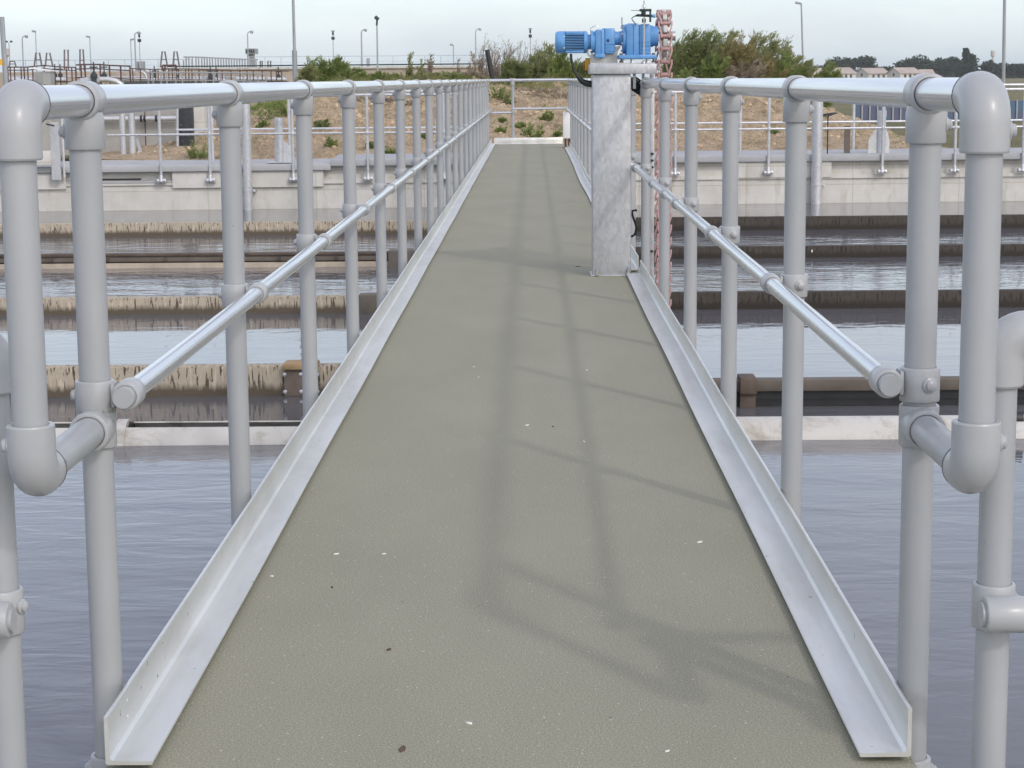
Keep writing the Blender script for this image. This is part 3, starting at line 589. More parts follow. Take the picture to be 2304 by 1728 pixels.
# sprocket and chain
XS, YS, ZS = .697, YC+.215, mz(830)
RS = .128
spk = thing('sprocket', 'pale toothed sprocket inside the pink chain beside the motor', 'sprocket', (XS, YS, ZS))
bm = newbm(); lathe(bm, (XS-.012, YS, ZS), (1, 0, 0), [(0, 0), (RS-.02, 0), (RS-.02, .024), (0, .024)], 36); obj('hub', bm, 'white_plastic', spk)
bm = newbm()
NT = int(round(2*math.pi*RS/.066))
for k in range(NT):
    a = 2*math.pi*(k+.5)/NT; c = Vector((XS, YS+math.cos(a)*(RS-.006), ZS+math.sin(a)*(RS-.006)))
    box(bm, (-.0115, -.014, -.019), (.0115, .019, .019), Matrix.Translation(c) @ Matrix.Rotation(a, 4, 'X'), .004)
obj('teeth', bm, 'white_plastic', spk)
ch = thing('drive_chain', 'dusty pink plastic drive chain hanging from its sprocket down into the water', 'chain', (XS, YS, ZS))
def chain_link():
    bm = newbm(); P = .066; wo, wi, th, hh = .0335, .0205, .0085, .0125
    for s in (-1, 1):
        secs = [(-.012, wo), (.010, wo), (.034, wi+.006), (P-.010, wi), (P+.011, wi)]
        rr = []
        for i, (a, w_) in enumerate(secs):
            h = hh if 0 < i < 4 else hh*.65
            rr.append([bm.verts.new((s*(w_+dx), dz, -a)) for dx, dz in ((-th/2, -h), (th/2, -h), (th/2, h), (-th/2, h))])
        for p, q in zip(rr, rr[1:]):
            for k in range(4): bm.faces.new((p[k], p[(k+1) % 4], q[(k+1) % 4], q[k]))
        bm.faces.new(rr[0][::-1]); bm.faces.new(rr[-1])
    lathe(bm, (-.019, 0, -P), (1, 0, 0), [(0, 0), (.0105, 0), (.0105, .038), (0, .038)], 12)
    lathe(bm, (-.037, 0, 0), (1, 0, 0), [(0, 0), (.0055, 0), (.0055, .074), (0, .074)], 8)
    return bm
lk = obj('chain_link', chain_link(), 'pink', ch, (0, 0, 0)); lk.location = (0, 0, 0)
path = []                                             # (y, z) pins, down the near strand
zend = WZ-.25; z = ZS; nea = []
while z > zend: nea.append((YS-RS, z)); z -= .066
na = int(round(math.pi*RS/.066)); arc = [(YS-RS*math.cos(math.pi*i/na), ZS+RS*math.sin(math.pi*i/na)) for i in range(1, na)]
far = [(YS+RS, ZS-.066*i) for i in range(len(nea))]
seq = far[::-1] + arc[::-1] + nea
first = True
for p, q in zip(seq, seq[1:]):
    o = lk if first else lk.copy()
    if not first: COL.objects.link(o)
    first = False
    d = Vector((0, q[0]-p[0], q[1]-p[1])).normalized()
    zax = -d; xax = Vector((1, 0, 0)); yax = zax.cross(xax)
    o.parent = ch; o.matrix_local = Matrix.Translation(Vector((0, p[0]-YS, p[1]-ZS))) @ Matrix((xax, yax, zax)).transposed().to_4x4()

# ------------------------------------------------------------------ white box at the end and tag
wb = thing('junction_box', 'white rectangular box on a rusty bracket at the far end of the right railing', 'junction box', (.55, 29.4, 0))
bm = newbm(); a = at(1267, 252, 29.4); b = at(1291, 311.5, 29.4); box(bm, (a.x, 29.4, b.z), (b.x, 29.62, a.z), None, .006); obj('housing', bm, 'white_box', wb)
bm = newbm(); box(bm, (a.x+.02, 29.44, .01), (a.x+.05, 29.5, b.z-.001)); box(bm, (a.x+.07, 29.42, .04), (a.x+.12, 29.52, b.z-.001), None, .01); box(bm, (a.x-.01, 29.38, .0005), (a.x+.12, 29.55, .0095)); obj('bracket', bm, 'rust', wb)
c = at(1103, 200, 30.5); bm = newbm(); box(bm, (-.657, 30.52, c.z-.03), (-.652, 30.585, c.z+.045)); tag(obj('tag_plate', bm, 'white_box', origin=(-.655, 30.55, c.z)), 'tiny white tag on the last post of the left railing', 'tag')

# ================================================================== LAUNDERS IN THE TANKS
def launder(Y, x0, x1, h, mat, label, cap=.10, parts=(), group='low launder walls crossing the tanks'):
    t = thing('launder_wall', label, 'launder wall', ((x0+x1)/2, Y, WZ), group)
    bm = newbm(); box(bm, (x0, Y, WZ-.3), (x1, Y+cap, WZ+h), None, .012)
    obj('wall', bm, mat, t); return t
t = launder(12.36, -14, -.42, .196, 'tan_launder', 'nearest tan launder wall left of the bridge, streaked with dark runs above a weedy tide mark')
a = at(637, 818, 12.3); bx = at(712, 818, 12.3).x
bm = newbm(); box(bm, (a.x, 12.33, WZ+.0), (bx, 12.358, a.z-.045), None, .004); jp = obj('joint_plate', bm, simple('grey_brown_plate', (.17, .135, .11), .2, 9, .8), t)
bm = newbm(); box(bm, (a.x-.005, 12.30, a.z-.043), (bx, 12.50, a.z-.004), None, .008); obj('joint_cap', bm, simple('ochre_cap', (.36, .25, .13), .2, 9, .8), t)
bm = newbm()
for px in (641, 677, 714):
    for zz in (a.z-.075, WZ+.03): lathe(bm, (at(px, 850, 12.33).x, 12.329, zz), (0, -1, 0), [(.013, 0), (.013, .008), (.006, .010), (0, .014)], 8)
obj('bolt', bm, 'galv2', jp)
t = launder(16.85, -16, -.42, .148, 'tan_launder', 'second tan launder wall left of the bridge, with scattered short dark runs')
a = at(806, 664, 16.8); bm = newbm(); box(bm, (a.x, 16.80, WZ-.1), (at(826, 664, 16.8).x+.1, 16.99, a.z), None, .01); obj('joint_cap', bm, 'tan_beam', t)
t = thing('scum_baffle', 'layered tan and dark baffle beam between two tan launder walls, left of the bridge', 'baffle', (-8, 21.1, WZ))
for z0, z1, y_, mt in ((.0, .055, 0, 'tan_launder'), (.0555, .068, .03, 'black'), (.0685, .130, 0, 'tan_beam'), (.1305, .160, -.02, 'dark_steel')):  # the black layer stands in for the shaded gap between beams
    bm = newbm(); box(bm, (-18, 21.1+y_, WZ+z0-(.2 if z0 == 0 else 0)), (-.42, 21.2, WZ+z1), None, .004); obj('beam', bm, mt if mt != 'tan_launder' else simple('pale_tan_beam', (.42, .36, .29), .2, 5, .8), t)
bm = newbm()
for k in range(16): x = -.9-k*.62; box(bm, (x, 21.07, WZ+.08), (x+.03, 21.099, WZ+.115))
obj('bracket', bm, 'dark_steel', t)
bm = newbm(); a = at(873, 560, 21).x; box(bm, (a, 21.0, WZ-.1), (a+.30, 21.25, WZ+.175), None, .01); obj('end_block', bm, 'tan_beam', t)
launder(25.6, -20, -.42, .172, 'tan_launder', 'farthest tan launder wall left of the bridge, in front of the block-jointed wall')
t = thing('scum_baffle', 'nearest brown beam right of the bridge, black underneath, just beyond the white pipe', 'baffle', (7, 11.8, WZ))
bm = newbm(); box(bm, (.40, 11.78, WZ+.098), (14, 11.90, WZ+.168), None, .006); obj('beam', bm, 'tan_beam', t)
bm = newbm(); box(bm, (.40, 11.81, WZ-.3), (14, 11.88, WZ+.0975)); box(bm, (.40, 11.80, WZ+.045), (14, 11.8095, WZ+.055)); obj('skirt', bm, 'black', t, smooth=False)
a = at(1665, 850, 11.75); b = at(1703, 850, 11.75).x; bm = newbm(); box(bm, (a.x, 11.74, WZ+.085), (b, 11.93, a.z), None, .008); box(bm, (a.x+.004, 11.77, WZ-.2), (b-.004, 11.9, WZ+.0845)); obj('joint_cap', bm, 'dark_steel', t)
launder(16.9, .40, 16, .150, 'brown_launder', 'nearest dark brown pitted launder wall right of the bridge')
launder(21.75, .40, 18, .131, 'brown_launder', 'middle dark brown launder wall right of the bridge, with a white dropping on its face')
launder(25.8, .40, 20, .174, 'brown_launder', 'farthest dark brown launder wall right of the bridge')
c = at(1827, 565, 21.74); bm = newbm(); bmesh.ops.create_icosphere(bm, subdivisions=2, radius=.012, matrix=Matrix.Translation(c) @ Matrix.Diagonal((.8, .3, 1.4, 1))); tag(obj('bird_dropping', bm, 'chip', origin=c), 'small white bird dropping on the middle brown launder wall', 'dropping')

# slotted pipes at the near end
def trough(x0, x1, Y, r, zc, open_, label):
    t = thing('scum_pipe', label, 'pipe', ((x0+x1)/2, Y, WZ), 'white scum pipes nearest the camera')
    bm = newbm(); seg = 40; a0, a1 = open_
    ring = []
    n_ = 36
    for rr_, inner in ((r, 0), (r-.008, 1)):
        ring.append([(rr_*math.cos(a0+(a1-a0)*k/n_), rr_*math.sin(a0+(a1-a0)*k/n_)) for k in range(n_+1)])
    def mk(x): return [[bm.verts.new((x, Y+p[0], zc+p[1])) for p in rg] for rg in ring]
    A, B = mk(x0), mk(x1)
    for k in range(n_):
        bm.faces.new((A[0][k], A[0][k+1], B[0][k+1], B[0][k])); bm.faces.new((A[1][k+1], A[1][k], B[1][k], B[1][k+1]))
        bm.faces.new((A[0][k], A[1][k], A[1][k+1], A[0][k+1])); bm.faces.new((B[0][k], B[0][k+1], B[1][k+1], B[1][k]))
    for k in (0, n_):
        bm.faces.new((A[0][k], B[0][k], B[1][k], A[1][k]))
    obj('shell', bm, 'white_plastic', t, sharp=.5); return t
t = trough(-14, -.42, 10.80, .16, WZ-.045, (math.radians(122-360), math.radians(62)), 'white slotted scum pipe floating left of the bridge, open along a black slot')
a = at(262, 975, 10.75).x; b = at(287, 975, 10.75).x
bm = newbm(); lathe(bm, (a, 10.80, WZ-.045), (1, 0, 0), [(0, 0), (.168, 0), (.168, b-a), (0, b-a)], 40); obj('collar', bm, 'white_plastic', t)
bm = newbm(); box(bm, (-14, 10.71, WZ+.02), (-.42, 10.84, WZ+.045)); obj('slot_shade', bm, 'black', t, smooth=False)  # black strip stands in for the shade inside the open pipe
bm = newbm(); lathe(bm, (b+.001, 10.83, WZ+.02), (1, 0, 0), [(0, 0), (.085, 0), (.085, .012), (0, .014)], 24); obj('end_seal', bm, 'black', t)
bm = newbm(); lathe(bm, (.40, 10.83, WZ-.045), (1, 0, 0), [(0, 0), (.152, 0), (.152, 13.6), (0, 13.6)], 48)
t = thing('scum_pipe', 'white closed scum pipe lying in the water right of the bridge', 'pipe', (7, 10.8, WZ), 'white scum pipes nearest the camera'); obj('shell', bm, 'white_plastic', t)
a = at(2283, 940, 10.8).x; bm = newbm(); lathe(bm, (a, 10.8, WZ+.09), (1, 0, 0), [(0, 0), (.05, 0), (.05, .04), (0, .04)], 20); obj('end_seal', bm, 'black', t)

# ================================================================== FAR WALL FURNITURE
def flange_post(bm, p, ztop, r=.0175):
    tube(bm, [(p.x, p.y, p.z), (p.x, p.y, ztop)], r, 10)
def wall_rail(label, off, posts, ztop, zmid, x0, x1, zbase, bracket=True, breaks=None):
    t = thing('handrail', label, 'railing', tuple(atw((posts[0]+posts[-1])/2, 380, off)), 'galvanised railings on the far wall')
    p0, p1 = atw(x0, 250, off), atw(x1, 250, off)
    for nm, z in (('top_rail', ztop), ('mid_rail', zmid)):
        bm = newbm(); tube(bm, [(p0.x, p0.y, z), (p1.x, p1.y, z)], .0235 if nm == 'top_rail' else .0185, 10); obj(nm, bm, 'galv2', t)
    for px in posts:
        p = atw(px, 380, off); bm = newbm(); tube(bm, [(p.x, p.y, zbase), (p.x, p.y, ztop)], .0235, 10); q = obj('post', bm, 'galv2', t)
        if bracket:
            bm = newbm(); lathe(bm, (p.x, p.y, zbase-.02), (0, 0, 1), [(0, 0), (.035, 0), (.040, .012), (.030, .03), (.030, .09), (.0236, .11)], 12)
            box(bm, (-.075, -.012, -.035), (.075, .06, .03), Matrix.Translation((p.x, p.y, zbase)) @ Matrix.Rotation(WA, 4, 'Z'), .008)
            for s in (-1, 1): lathe(bm, (p.x+s*.055, p.y-.012, zbase), (0, -1, 0), [(.017, 0), (.017, .012), (.008, .016), (0, .02)], 8)
            obj('wall_bracket', bm, 'galv2', q)
            bm = newbm(); collar(bm, (p.x, p.y, zmid), (0, 0, 1), .0236, .030, .06, 12); obj('rail_clamp', bm, 'galv2', q)
    return t
wall_rail('galvanised railing bracketed to the front of the far wall, left of the bridge', -.12, [362, 473, 660, 828, 1000], .80, .215, 240, 1090, -.50)
wall_rail('galvanised railing bracketed to the front of the far wall, right of the bridge', -.12, [1519, 1729, 1985, 2148, 2301], .80, .215, 1300, 2420, -.47)
wall_rail('galvanised railing along the back of the far wall platform, left of the bridge', 1.9, [480, 653, 905], .84, .24, 395, 1090, -.27, False)
wall_rail('galvanised railing along the back of the far wall platform, right of the bridge', 1.9, [1665, 1919, 2225], .86, .27, 1300, 2420, -.20, False)

def upright_pipe(px0, px1, ytop, off, label, yb, collar_y):
    c = atw((px0+px1)/2, 400, off); r = abs(atw(px1, 400, off).x-atw(px0, 400, off).x)/2
    t = thing('vent_pipe', label, 'pipe', (c.x, c.y, WZ), 'upright steel pipes on the far wall')
    zt = atw(px0, ytop, off).z; zc = atw(px0, collar_y, off).z
    bm = newbm(); lathe(bm, (c.x, c.y, 0), (0, 0, 1), [(0, WZ-.3), (r, WZ-.3), (r, zt-.004), (r*.95, zt), (r*.9, zt), (r*.9, zt-.03), (0, zt-.03)], 20); p = obj('pipe', bm, 'galv2', t)
    bm = newbm(); lathe(bm, (c.x, c.y, zc), (0, 0, 1), [(r, -.018), (r+.007, -.016), (r+.007, .016), (r, .018)], 20); box(bm, (c.x-.01+r, c.y, zc-.02), (c.x+r+.05, c.y+.16, zc+.02)); obj('pipe_clip', bm, 'galv2', p)
upright_pipe(547, 567.5, 234, -.13, 'tall bright steel pipe rising from the water left of the bridge', 0, 429)
upright_pipe(1825, 1849.5, 228, -.13, 'tall bright steel pipe rising from the water right of the bridge', 0, 416)
def penstock(px0, px1, c0, c1, yt, yb, ysh, off, label):
    b = atw((px0+px1)/2, yb, off); t = thing('valve_pedestal', label, 'pedestal', tuple(b), 'steel valve pedestals on the far wall')
    k = lambda px, py: (atw(px, py, off).x-b.x, atw(px, py, off).z)
    cx = (c0+c1)/2
    bm = newbm(); x0_, _ = k(c0, yb); x1_, _ = k(c1, yb); w_ = x1_-x0_
    lathe(bm, (b.x+(x0_+x1_)/2, b.y, 0), (0, 0, 1), [(0, b.z), (w_/2*.92, b.z), (w_/2*.92, k(c0, yt)[1]-.10), (w_/2, k(c0, yt)[1]-.10), (w_/2, k(c0, yt)[1]), (0, k(c0, yt)[1])], 20); obj('column', bm, 'galv2', t)
    bm = newbm(); z0 = b.z; z1 = k(0, ysh)[1]; zq = z0 + (z1-z0)*.55
    prism(bm, [(k(px0, 0)[0], z0), (k(px0, 0)[0], zq), (x0_, z1), (x1_, z1), (k(px1, 0)[0], zq), (k(px1, 0)[0], z0)], .012, Matrix.Translation((b.x, b.y-.006, 0)) @ Matrix.Rotation(WA, 4, 'Z')); obj('gusset', bm, 'galv2', t, smooth=False)
    bm = newbm(); box(bm, (b.x-.19, b.y-.15, z0-.002), (b.x+.19, b.y+.15, z0+.012)); obj('foot', bm, 'galv2', t, smooth=False)
penstock(609, 654, 619, 640, 265, 365, 322, .45, 'steel valve pedestal with sloping gussets on the wall left of the bridge')
penstock(1960, 2008, 1971, 1993, 249, 349, 306, .45, 'steel valve pedestal with sloping gussets on the wall right of the bridge')
hw = atw(1861.5, 351, .35); t = thing('handwheel', 'black valve handwheel on a thin dark spindle, right of the bridge', 'handwheel', tuple(hw))
zt = atw(1861.5, 262, .35).z
bm = newbm(); tube(bm, [hw, (hw.x, hw.y, zt)], .010, 8); obj('spindle', bm, 'black', t)
bm = newbm(); tube(bm, [(hw.x+.14*math.cos(a*math.pi/12), hw.y+.14*math.sin(a*math.pi/12), zt+.035+.02*math.cos(a*math.pi/12)) for a in range(25)], .011, 8, False)
for a in range(4): tube(bm, [(hw.x, hw.y, zt), (hw.x+.14*math.cos(a*1.57), hw.y+.14*math.sin(a*1.57), zt+.035+.02*math.cos(a*1.57))], .008, 6)
obj('wheel', bm, 'black', t)
p = atw(1906, 352, .5); bm = newbm(); box(bm, (p.x-.045, p.y, -.21), (p.x+.045, p.y+.05, atw(1906, 283, .5).z)); tag(obj('short_post', bm, 'tan_beam', smooth=False), 'short brown post beside the handwheel on the wall', 'post')

# concrete chamber, dark lagged column and pipes at the left
YL = 35.2
cc = thing('concrete_chamber', 'weathered grey concrete chamber wall behind the left railing, carrying a bright pipe', 'chamber', at(250, 352, YL))
a = at(96, 352, YL); b = at(402, 352, YL); bm = newbm(); box(bm, (a.x-3, YL, -.3), (b.x, YL+3, .62)); obj('wall', bm, 'conc_grey', cc, smooth=False)
bm = newbm(); a2 = at(330, 340, YL); box(bm, (a2.x-.02, YL-.003, -.3), (a2.x, YL-.0005, .62)); obj('wall_joint', bm, 'dark_steel', cc, smooth=False)
cp = thing('galvanised_pipe', 'bright horizontal pipe clipped along the face of the concrete chamber', 'pipe', at(300, 266, YL-.15))
zz = at(300, 267, YL-.15).z
bm = newbm(); tube(bm, [(at(150, 266, YL-.15).x, YL-.15, zz), (at(398, 266, YL-.15).x, YL-.15, zz)], .045, 14); obj('pipe', bm, 'galv2', cp)
for px in (318, 326, 352):
    bm = newbm(); x = at(px, 266, YL-.15).x; lathe(bm, (x, YL-.15, zz), (1, 0, 0), [(.045, -.02), (.06, -.018), (.06, .018), (.045, .02)], 14); obj('coupling', bm, 'black', cp)
for px0, px1, lab in ((272, 286, 'left one of two upright pipes standing before the concrete chamber'), (292, 307, 'right one of two upright pipes standing before the concrete chamber')):
    c = at((px0+px1)/2, 362, YL-1.2); r = (at(px1, 362, YL-1.2).x-at(px0, 362, YL-1.2).x)/2
    bm = newbm(); lathe(bm, (c.x, c.y, 0), (0, 0, 1), [(0, -.29), (r, -.29), (r, at(280, 255, YL-1.2).z), (0, at(280, 255, YL-1.2).z)], 18); tag(obj('vent_pipe', bm, 'galv2', origin=(c.x, c.y, -.27)), lab, 'pipe', 'pair of upright pipes at the chamber')
bm = newbm(); tube(bm, [at(308, 315, YL-.25), at(322, 363, YL-1.0)], .035, 8); tag(obj('leaning_board', bm, 'galv2', origin=at(322, 363, YL-1)), 'pale length of tube leaning on the right upright pipe by the chamber', 'tube')
dc = thing('lagged_column', 'dark tarred column with a pale flaking stripe, between the chamber and the soil mound', 'column', at(419, 357, 34.2))
a = at(404, 357, 34.2); b = at(434, 357, 34.2); bm = newbm(); box(bm, (a.x, 34.2, -.28), (b.x, 34.45, .78), None, .01); obj('shaft', bm, 'tar', dc)
bm = newbm(); tube(bm, [at(400, 360, 34.1), at(399, 240, 34.1)], .022, 8); obj('conduit', bm, 'galv2', dc)
pr = at(447, 350, 35.6); a = at(436, 350, 35.6).x; b = at(463, 350, 35.6).x; bm = newbm(); box(bm, (a, 35.6, -.3), (b, 36.6, .6)); tag(obj('concrete_pier', bm, 'conc_wall', origin=(a, 35.6, -.3), smooth=False), 'pale concrete pier with weeds at its foot, right of the dark tarred column', 'pier')
# sluice frame at the far left
sf = thing('sluice_frame', 'grey steel sluice frame on the wall, seen between the two nearest left posts', 'sluice frame', tuple(atw(125, 408, -.2)))
for px0, px1, yt, yb in ((117, 132, 275, 405),): 
    a = atw(px0, yb, -.2); b = atw(px1, yt, -.2); bm = newbm(); box(bm, (a.x, a.y, a.z), (b.x, a.y+.06, b.z)); obj('upright', bm, 'galv2', sf, smooth=False)
a = atw(145, 400, -.15); bm = newbm(); tube(bm, [a, (a.x, a.y, atw(145, 260, -.15).z)], .022, 8); obj('upright', bm, 'galv2', sf)
bm = newbm(); a = atw(86, 372, -.25); b = atw(113, 340, -.25); box(bm, (a.x-.5, a.y, a.z), (b.x, a.y+.2, b.z), None, .01); obj('spout', bm, 'conc_wall', sf)
bm = newbm(); tube(bm, [atw(134, 361, -.1), atw(157, 355, -.1)], .008, 6); obj('bolt_rod', bm, 'black', sf)
bm = newbm(); tube(bm, [atw(104, 279, -.3), atw(122, 283, -.3)], .014, 6); obj('lever', bm, 'black', sf)

# ================================================================== VEGETATION
def leafquads(verts, faces, p, d, ln, wd, rnd):
    d = d.normalized(); s = d.cross(Vector((rnd.uniform(-1, 1), rnd.uniform(-1, 1), rnd.uniform(-.3, .3))))
    if s.length < 1e-3: return
    s = s.normalized()*wd*.5; i = len(verts)
    verts.extend((p - s*.35, p + d*ln*.5 - s, p + d*ln, p + d*ln*.5 + s)); faces.append((i, i+1, i+2, i+3))
def meshobj(name, verts, faces, mat, parent, loc=(0, 0, 0)):
    me = bpy.data.meshes.new(name); me.from_pydata([tuple(v) for v in verts], [], faces); me.materials.append(MT[mat]); me.validate()
    o = bpy.data.objects.new(name, me); COL.objects.link(o); o.parent = parent; o.location = loc; return o
def shrub(name, label, cat, base, h, w, mat, stems=14, leaves=60, ll=.07, lw=.014, lean=.12, bare=.25, curl=.5, group=None, upright=.55, seed=None, stem_mat='twig', fill=.0, droop=0, sr=1.0):
    rnd = random.Random(seed if seed is not None else R.random()); t = thing(name, label, cat, base, group)
    V, Fc = [], []; bm = newbm()
    for k in range(stems):
        a = rnd.uniform(0, 2*math.pi); rr = w*.5*math.sqrt(rnd.random())
        b = Vector((rr*math.cos(a)*.55, rr*math.sin(a)*.4, -.05)); hh = h*rnd.uniform(.50, 1.08)*(1-.35*(rr/(w*.5+1e-6))**2)
        out = Vector((math.cos(a), math.sin(a), 0))*rr*upright; nseg = 7; pts = []
        for i in range(nseg+1):
            u = i/nseg; pts.append(b + out*u + Vector((lean*hh*u*u, 0, hh*u)) + Vector((rnd.uniform(-1, 1), rnd.uniform(-1, 1), 0))*.02*curl*h)
        tube(bm, pts, [sr*max(.0016, .0055*h*(1-.8*i/nseg)) for i in range(nseg+1)], 4, False)
        twigs = [pts]
        for q in range(4):
            i = rnd.randint(2, nseg-1); s0 = pts[i]; dd = Vector((rnd.uniform(-.8, .8)+lean*2, rnd.uniform(-.8, .8), rnd.uniform(.7, 1.3))).normalized()*hh*rnd.uniform(.14, .30)
            tw = [s0, s0+dd*.5+Vector((0, 0, -droop*.02)), s0+dd]; twigs.append(tw); tube(bm, tw, [sr*.0022*h, sr*.0016*h, sr*.001], 3, False)
        for tw in twigs:
            n_ = leaves if tw is pts else leaves//3
            for _ in range(n_):
                u = rnd.uniform(bare if tw is pts else 0, 1)*(len(tw)-1); i = min(int(u), len(tw)-2); p = tw[i].lerp(tw[i+1], u-i)
                p = p + Vector((rnd.gauss(0, 1), rnd.gauss(0, 1), rnd.gauss(0, .6)))*.022*h
                d = (tw[i+1]-tw[i]).normalized() + Vector((rnd.uniform(-1, 1)+lean*2, rnd.uniform(-1, 1), rnd.uniform(-.5-droop, .7)))*.75
                leafquads(V, Fc, p, d, ll*rnd.uniform(.6, 1.25), lw*rnd.uniform(.7, 1.3), rnd)
    for _ in range(int(fill*1000)):
        a = rnd.uniform(0, 6.28); rr = w*.5*math.sqrt(rnd.random()); p = Vector((rr*math.cos(a), rr*math.sin(a)*.5, h*rnd.random()**1.3*(1-.6*(rr/(w*.5))**2)*.62))
        leafquads(V, Fc, p, Vector((rnd.uniform(-1, 1)+lean*2, rnd.uniform(-1, 1), rnd.uniform(-.3, 1))), ll*rnd.uniform(.7, 1.4), lw*rnd.uniform(.9, 1.8), rnd)
    meshobj('foliage', V, Fc, mat, t)
    bm2 = bpy.data.meshes.new('stems'); bm.to_mesh(bm2); bm.free(); bm2.materials.append(MT[stem_mat]); o = bpy.data.objects.new('stems', bm2); COL.objects.link(o); o.parent = t
    return t
def on_mound(px, Y):
    Y = Y + 6.8
    x = at(px, 170, Y).x; return Vector((x, Y, mound_h(x, Y)))
GR = 'bushes and weeds along the top of the soil mound'
SH = [  # px, top py, width px, depth, material, kind, label, category, extra
 (1518, 66, 62, 37.6, 'leaf_dark', 'tall dark green willowy bush just right of the pink chain'),
 (1552, 72, 60, 38.2, 'leaf_olive', 'olive willowy bush behind the right railing, second from the chain'),
 (1580, 54, 62, 38.0, 'leaf_dark', 'tallest green willowy bush right of the chain, its tips against the sky'),
 (1612, 74, 60, 37.4, 'leaf_olive', 'olive bush just left of the yellowing bush'),
 (1640, 72, 62, 36.9, 'leaf_yellow', 'yellowing dry bush in the middle of the right-hand thicket'),
 (1675, 80, 62, 38.1, 'leaf_olive', 'olive feathery bush just right of the yellowing bush'),
 (1700, 88, 60, 37.3, 'leaf_olive', 'spreading olive bush leaning with the wind in the right-hand thicket'),
 (1730, 102, 60, 38.0, 'leaf_olive', 'lower olive bush, last but one of the right-hand thicket'),
 (1762, 116, 56, 37.6, 'leaf_olive', 'slanting olive bush at the right end of the right-hand thicket, before the lamp post'),
 (1665, 128, 70, 36.6, 'leaf_dry', 'brownish dry brush low in front of the right-hand thicket'),
 (1722, 140, 80, 36.7, 'leaf_yellow', 'low yellow-green weeds in front of the slanting bushes'),
 (1532, 150, 60, 36.5, 'leaf_green', 'bright low green bush at the foot of the pink chain'),
 (1790, 132, 56, 37.0, 'leaf_olive', 'small slanting olive bush where the thicket thins out at the lamp post'),
 (1745, 128, 66, 36.8, 'leaf_green', 'fresh green bush low before the last olive bushes of the thicket'),
 (1698, 118, 60, 36.8, 'leaf_yellow', 'yellow-green bush low in the middle of the right-hand slope'),
 (1602, 118, 60, 36.7, 'leaf_green', 'green bush low in front of the yellowing bush'),
 (1842, 138, 46, 37.6, 'leaf_green', 'small green sapling right of the lamp post, before the far houses'),
 (1205, 112, 50, 37.9, 'leaf_olive', 'grey-green bush left of the motor, beside the bare brush'),
 (1235, 98, 52, 38.1, 'leaf_olive', 'feathery grey-green bush rising just left of the motor'),
 (1262, 118, 50, 37.3, 'leaf_green', 'green bush below the left end of the motor'),
 (1295, 130, 56, 37.7, 'leaf_dark', 'dark bush behind the black motor cable'),
 (1335, 124, 52, 38.0, 'leaf_olive', 'olive bush hidden mostly behind the column head'),
 (1160, 135, 60, 36.9, 'leaf_dark', 'dark leafy bush at the foot of the bare brush'),
 (715, 128, 74, 37.6, 'leaf_green', 'rounded bright green bush beside the tall mast'),
 (752, 126, 56, 37.9, 'leaf_green', 'bright green bush below the thin floodlight pole'),
 (792, 150, 50, 37.4, 'leaf_green', 'low green bush right of the rounded bright bush'),
 (838, 158, 60, 37.3, 'leaf_green', 'low green weeds below the dark floodlight'),
 (930, 148, 60, 37.5, 'leaf_olive', 'olive weeds with tall spikes above the left railing'),
 (995, 158, 70, 37.2, 'leaf_olive', 'low olive weeds between the spiky weeds and the small lamp'),
 (1050, 156, 60, 37.3, 'leaf_dry', 'pale dry weeds left of the leaning dark post'),
 (885, 163, 60, 37.2, 'leaf_olive', 'low grey-green weeds left of the spiky weeds'),
 (862, 160, 50, 36.8, 'leaf_green', 'low fresh green tuft just right of the dark spotlight post'),
 (1022, 162, 60, 36.9, 'leaf_green', 'low fresh green tuft below the small flat-headed lamp'),
 (690, 150, 40, 36.9, 'leaf_olive', 'thin greyish weeds at the foot of the tall left mast'),
 (960, 160, 60, 36.8, 'leaf_olive', 'low olive tuft between the single sprig and the bare sprig'),
]
for i, (px, py, wp, Y, mt, lab) in enumerate(SH):
    b = on_mound(px, Y); Y += 6.8; top = at(px, py, Y); s = F_PX/Y; h = max(.12, (top.z-b.z)*1.02); w = wp*1.25/s
    dark = mt in ('leaf_dark', 'leaf_olive'); big = h > .55
    shrub('bush', lab, 'bush', b, h, w, mt, stems=34 if big else 20, leaves=90 if big else 60, ll=.115 if big else .07, lw=.020 if big else .019, lean=.26 if px > 1500 else .05,
          bare=.02, group=GR, seed=i+3, fill=1.3 if big else 1.1, upright=.5)
for i, (px, py, lab) in enumerate([(918, 118, 'tall single spiky sprig above the left railing'), (970, 114, 'tall thin bare sprig against the sky'), (944, 132, 'short paired spikes left of the bare sprig'), (1033, 124, 'forked bare sprig right of the small lamp'), (1060, 118, 'seeded stalk left of the leaning dark post')]):
    b = on_mound(px, 37.5); h = at(px, py, 44.3).z-b.z
    shrub('weed', lab, 'weed', b, h, .16, 'leaf_olive' if i in (0, 2) else 'leaf_dry', stems=4 if i else 6, leaves=90 if i in (0, 2) else 34, ll=.06, lw=.02, lean=.03, bare=.2, sr=2.6, group='tall sprigs standing up from the mound', seed=i+60)
for i, (px, py, wp, lab) in enumerate([(1092, 70, 60, 'pale bare brush behind the leaning dark post'), (1128, 78, 60, 'tall bare branching brush right of the leaning dark post'), (1160, 64, 66, 'tallest bare branching brush, between the dark post and the floodlight'), (1185, 100, 46, 'bare twiggy brush below the thin floodlight by the motor')]):
    Y = 38+.2*i; b = on_mound(px, Y); Y += 6.8; h = at(px, py, Y).z-b.z
    shrub('brush', lab, 'bush', b, h, wp*1.2/(F_PX/Y), 'leaf_dry', stems=26, leaves=34, ll=.045, lw=.013, lean=.12, bare=.25, group=GR, seed=i+80, fill=.25, curl=1.2, sr=1.7)
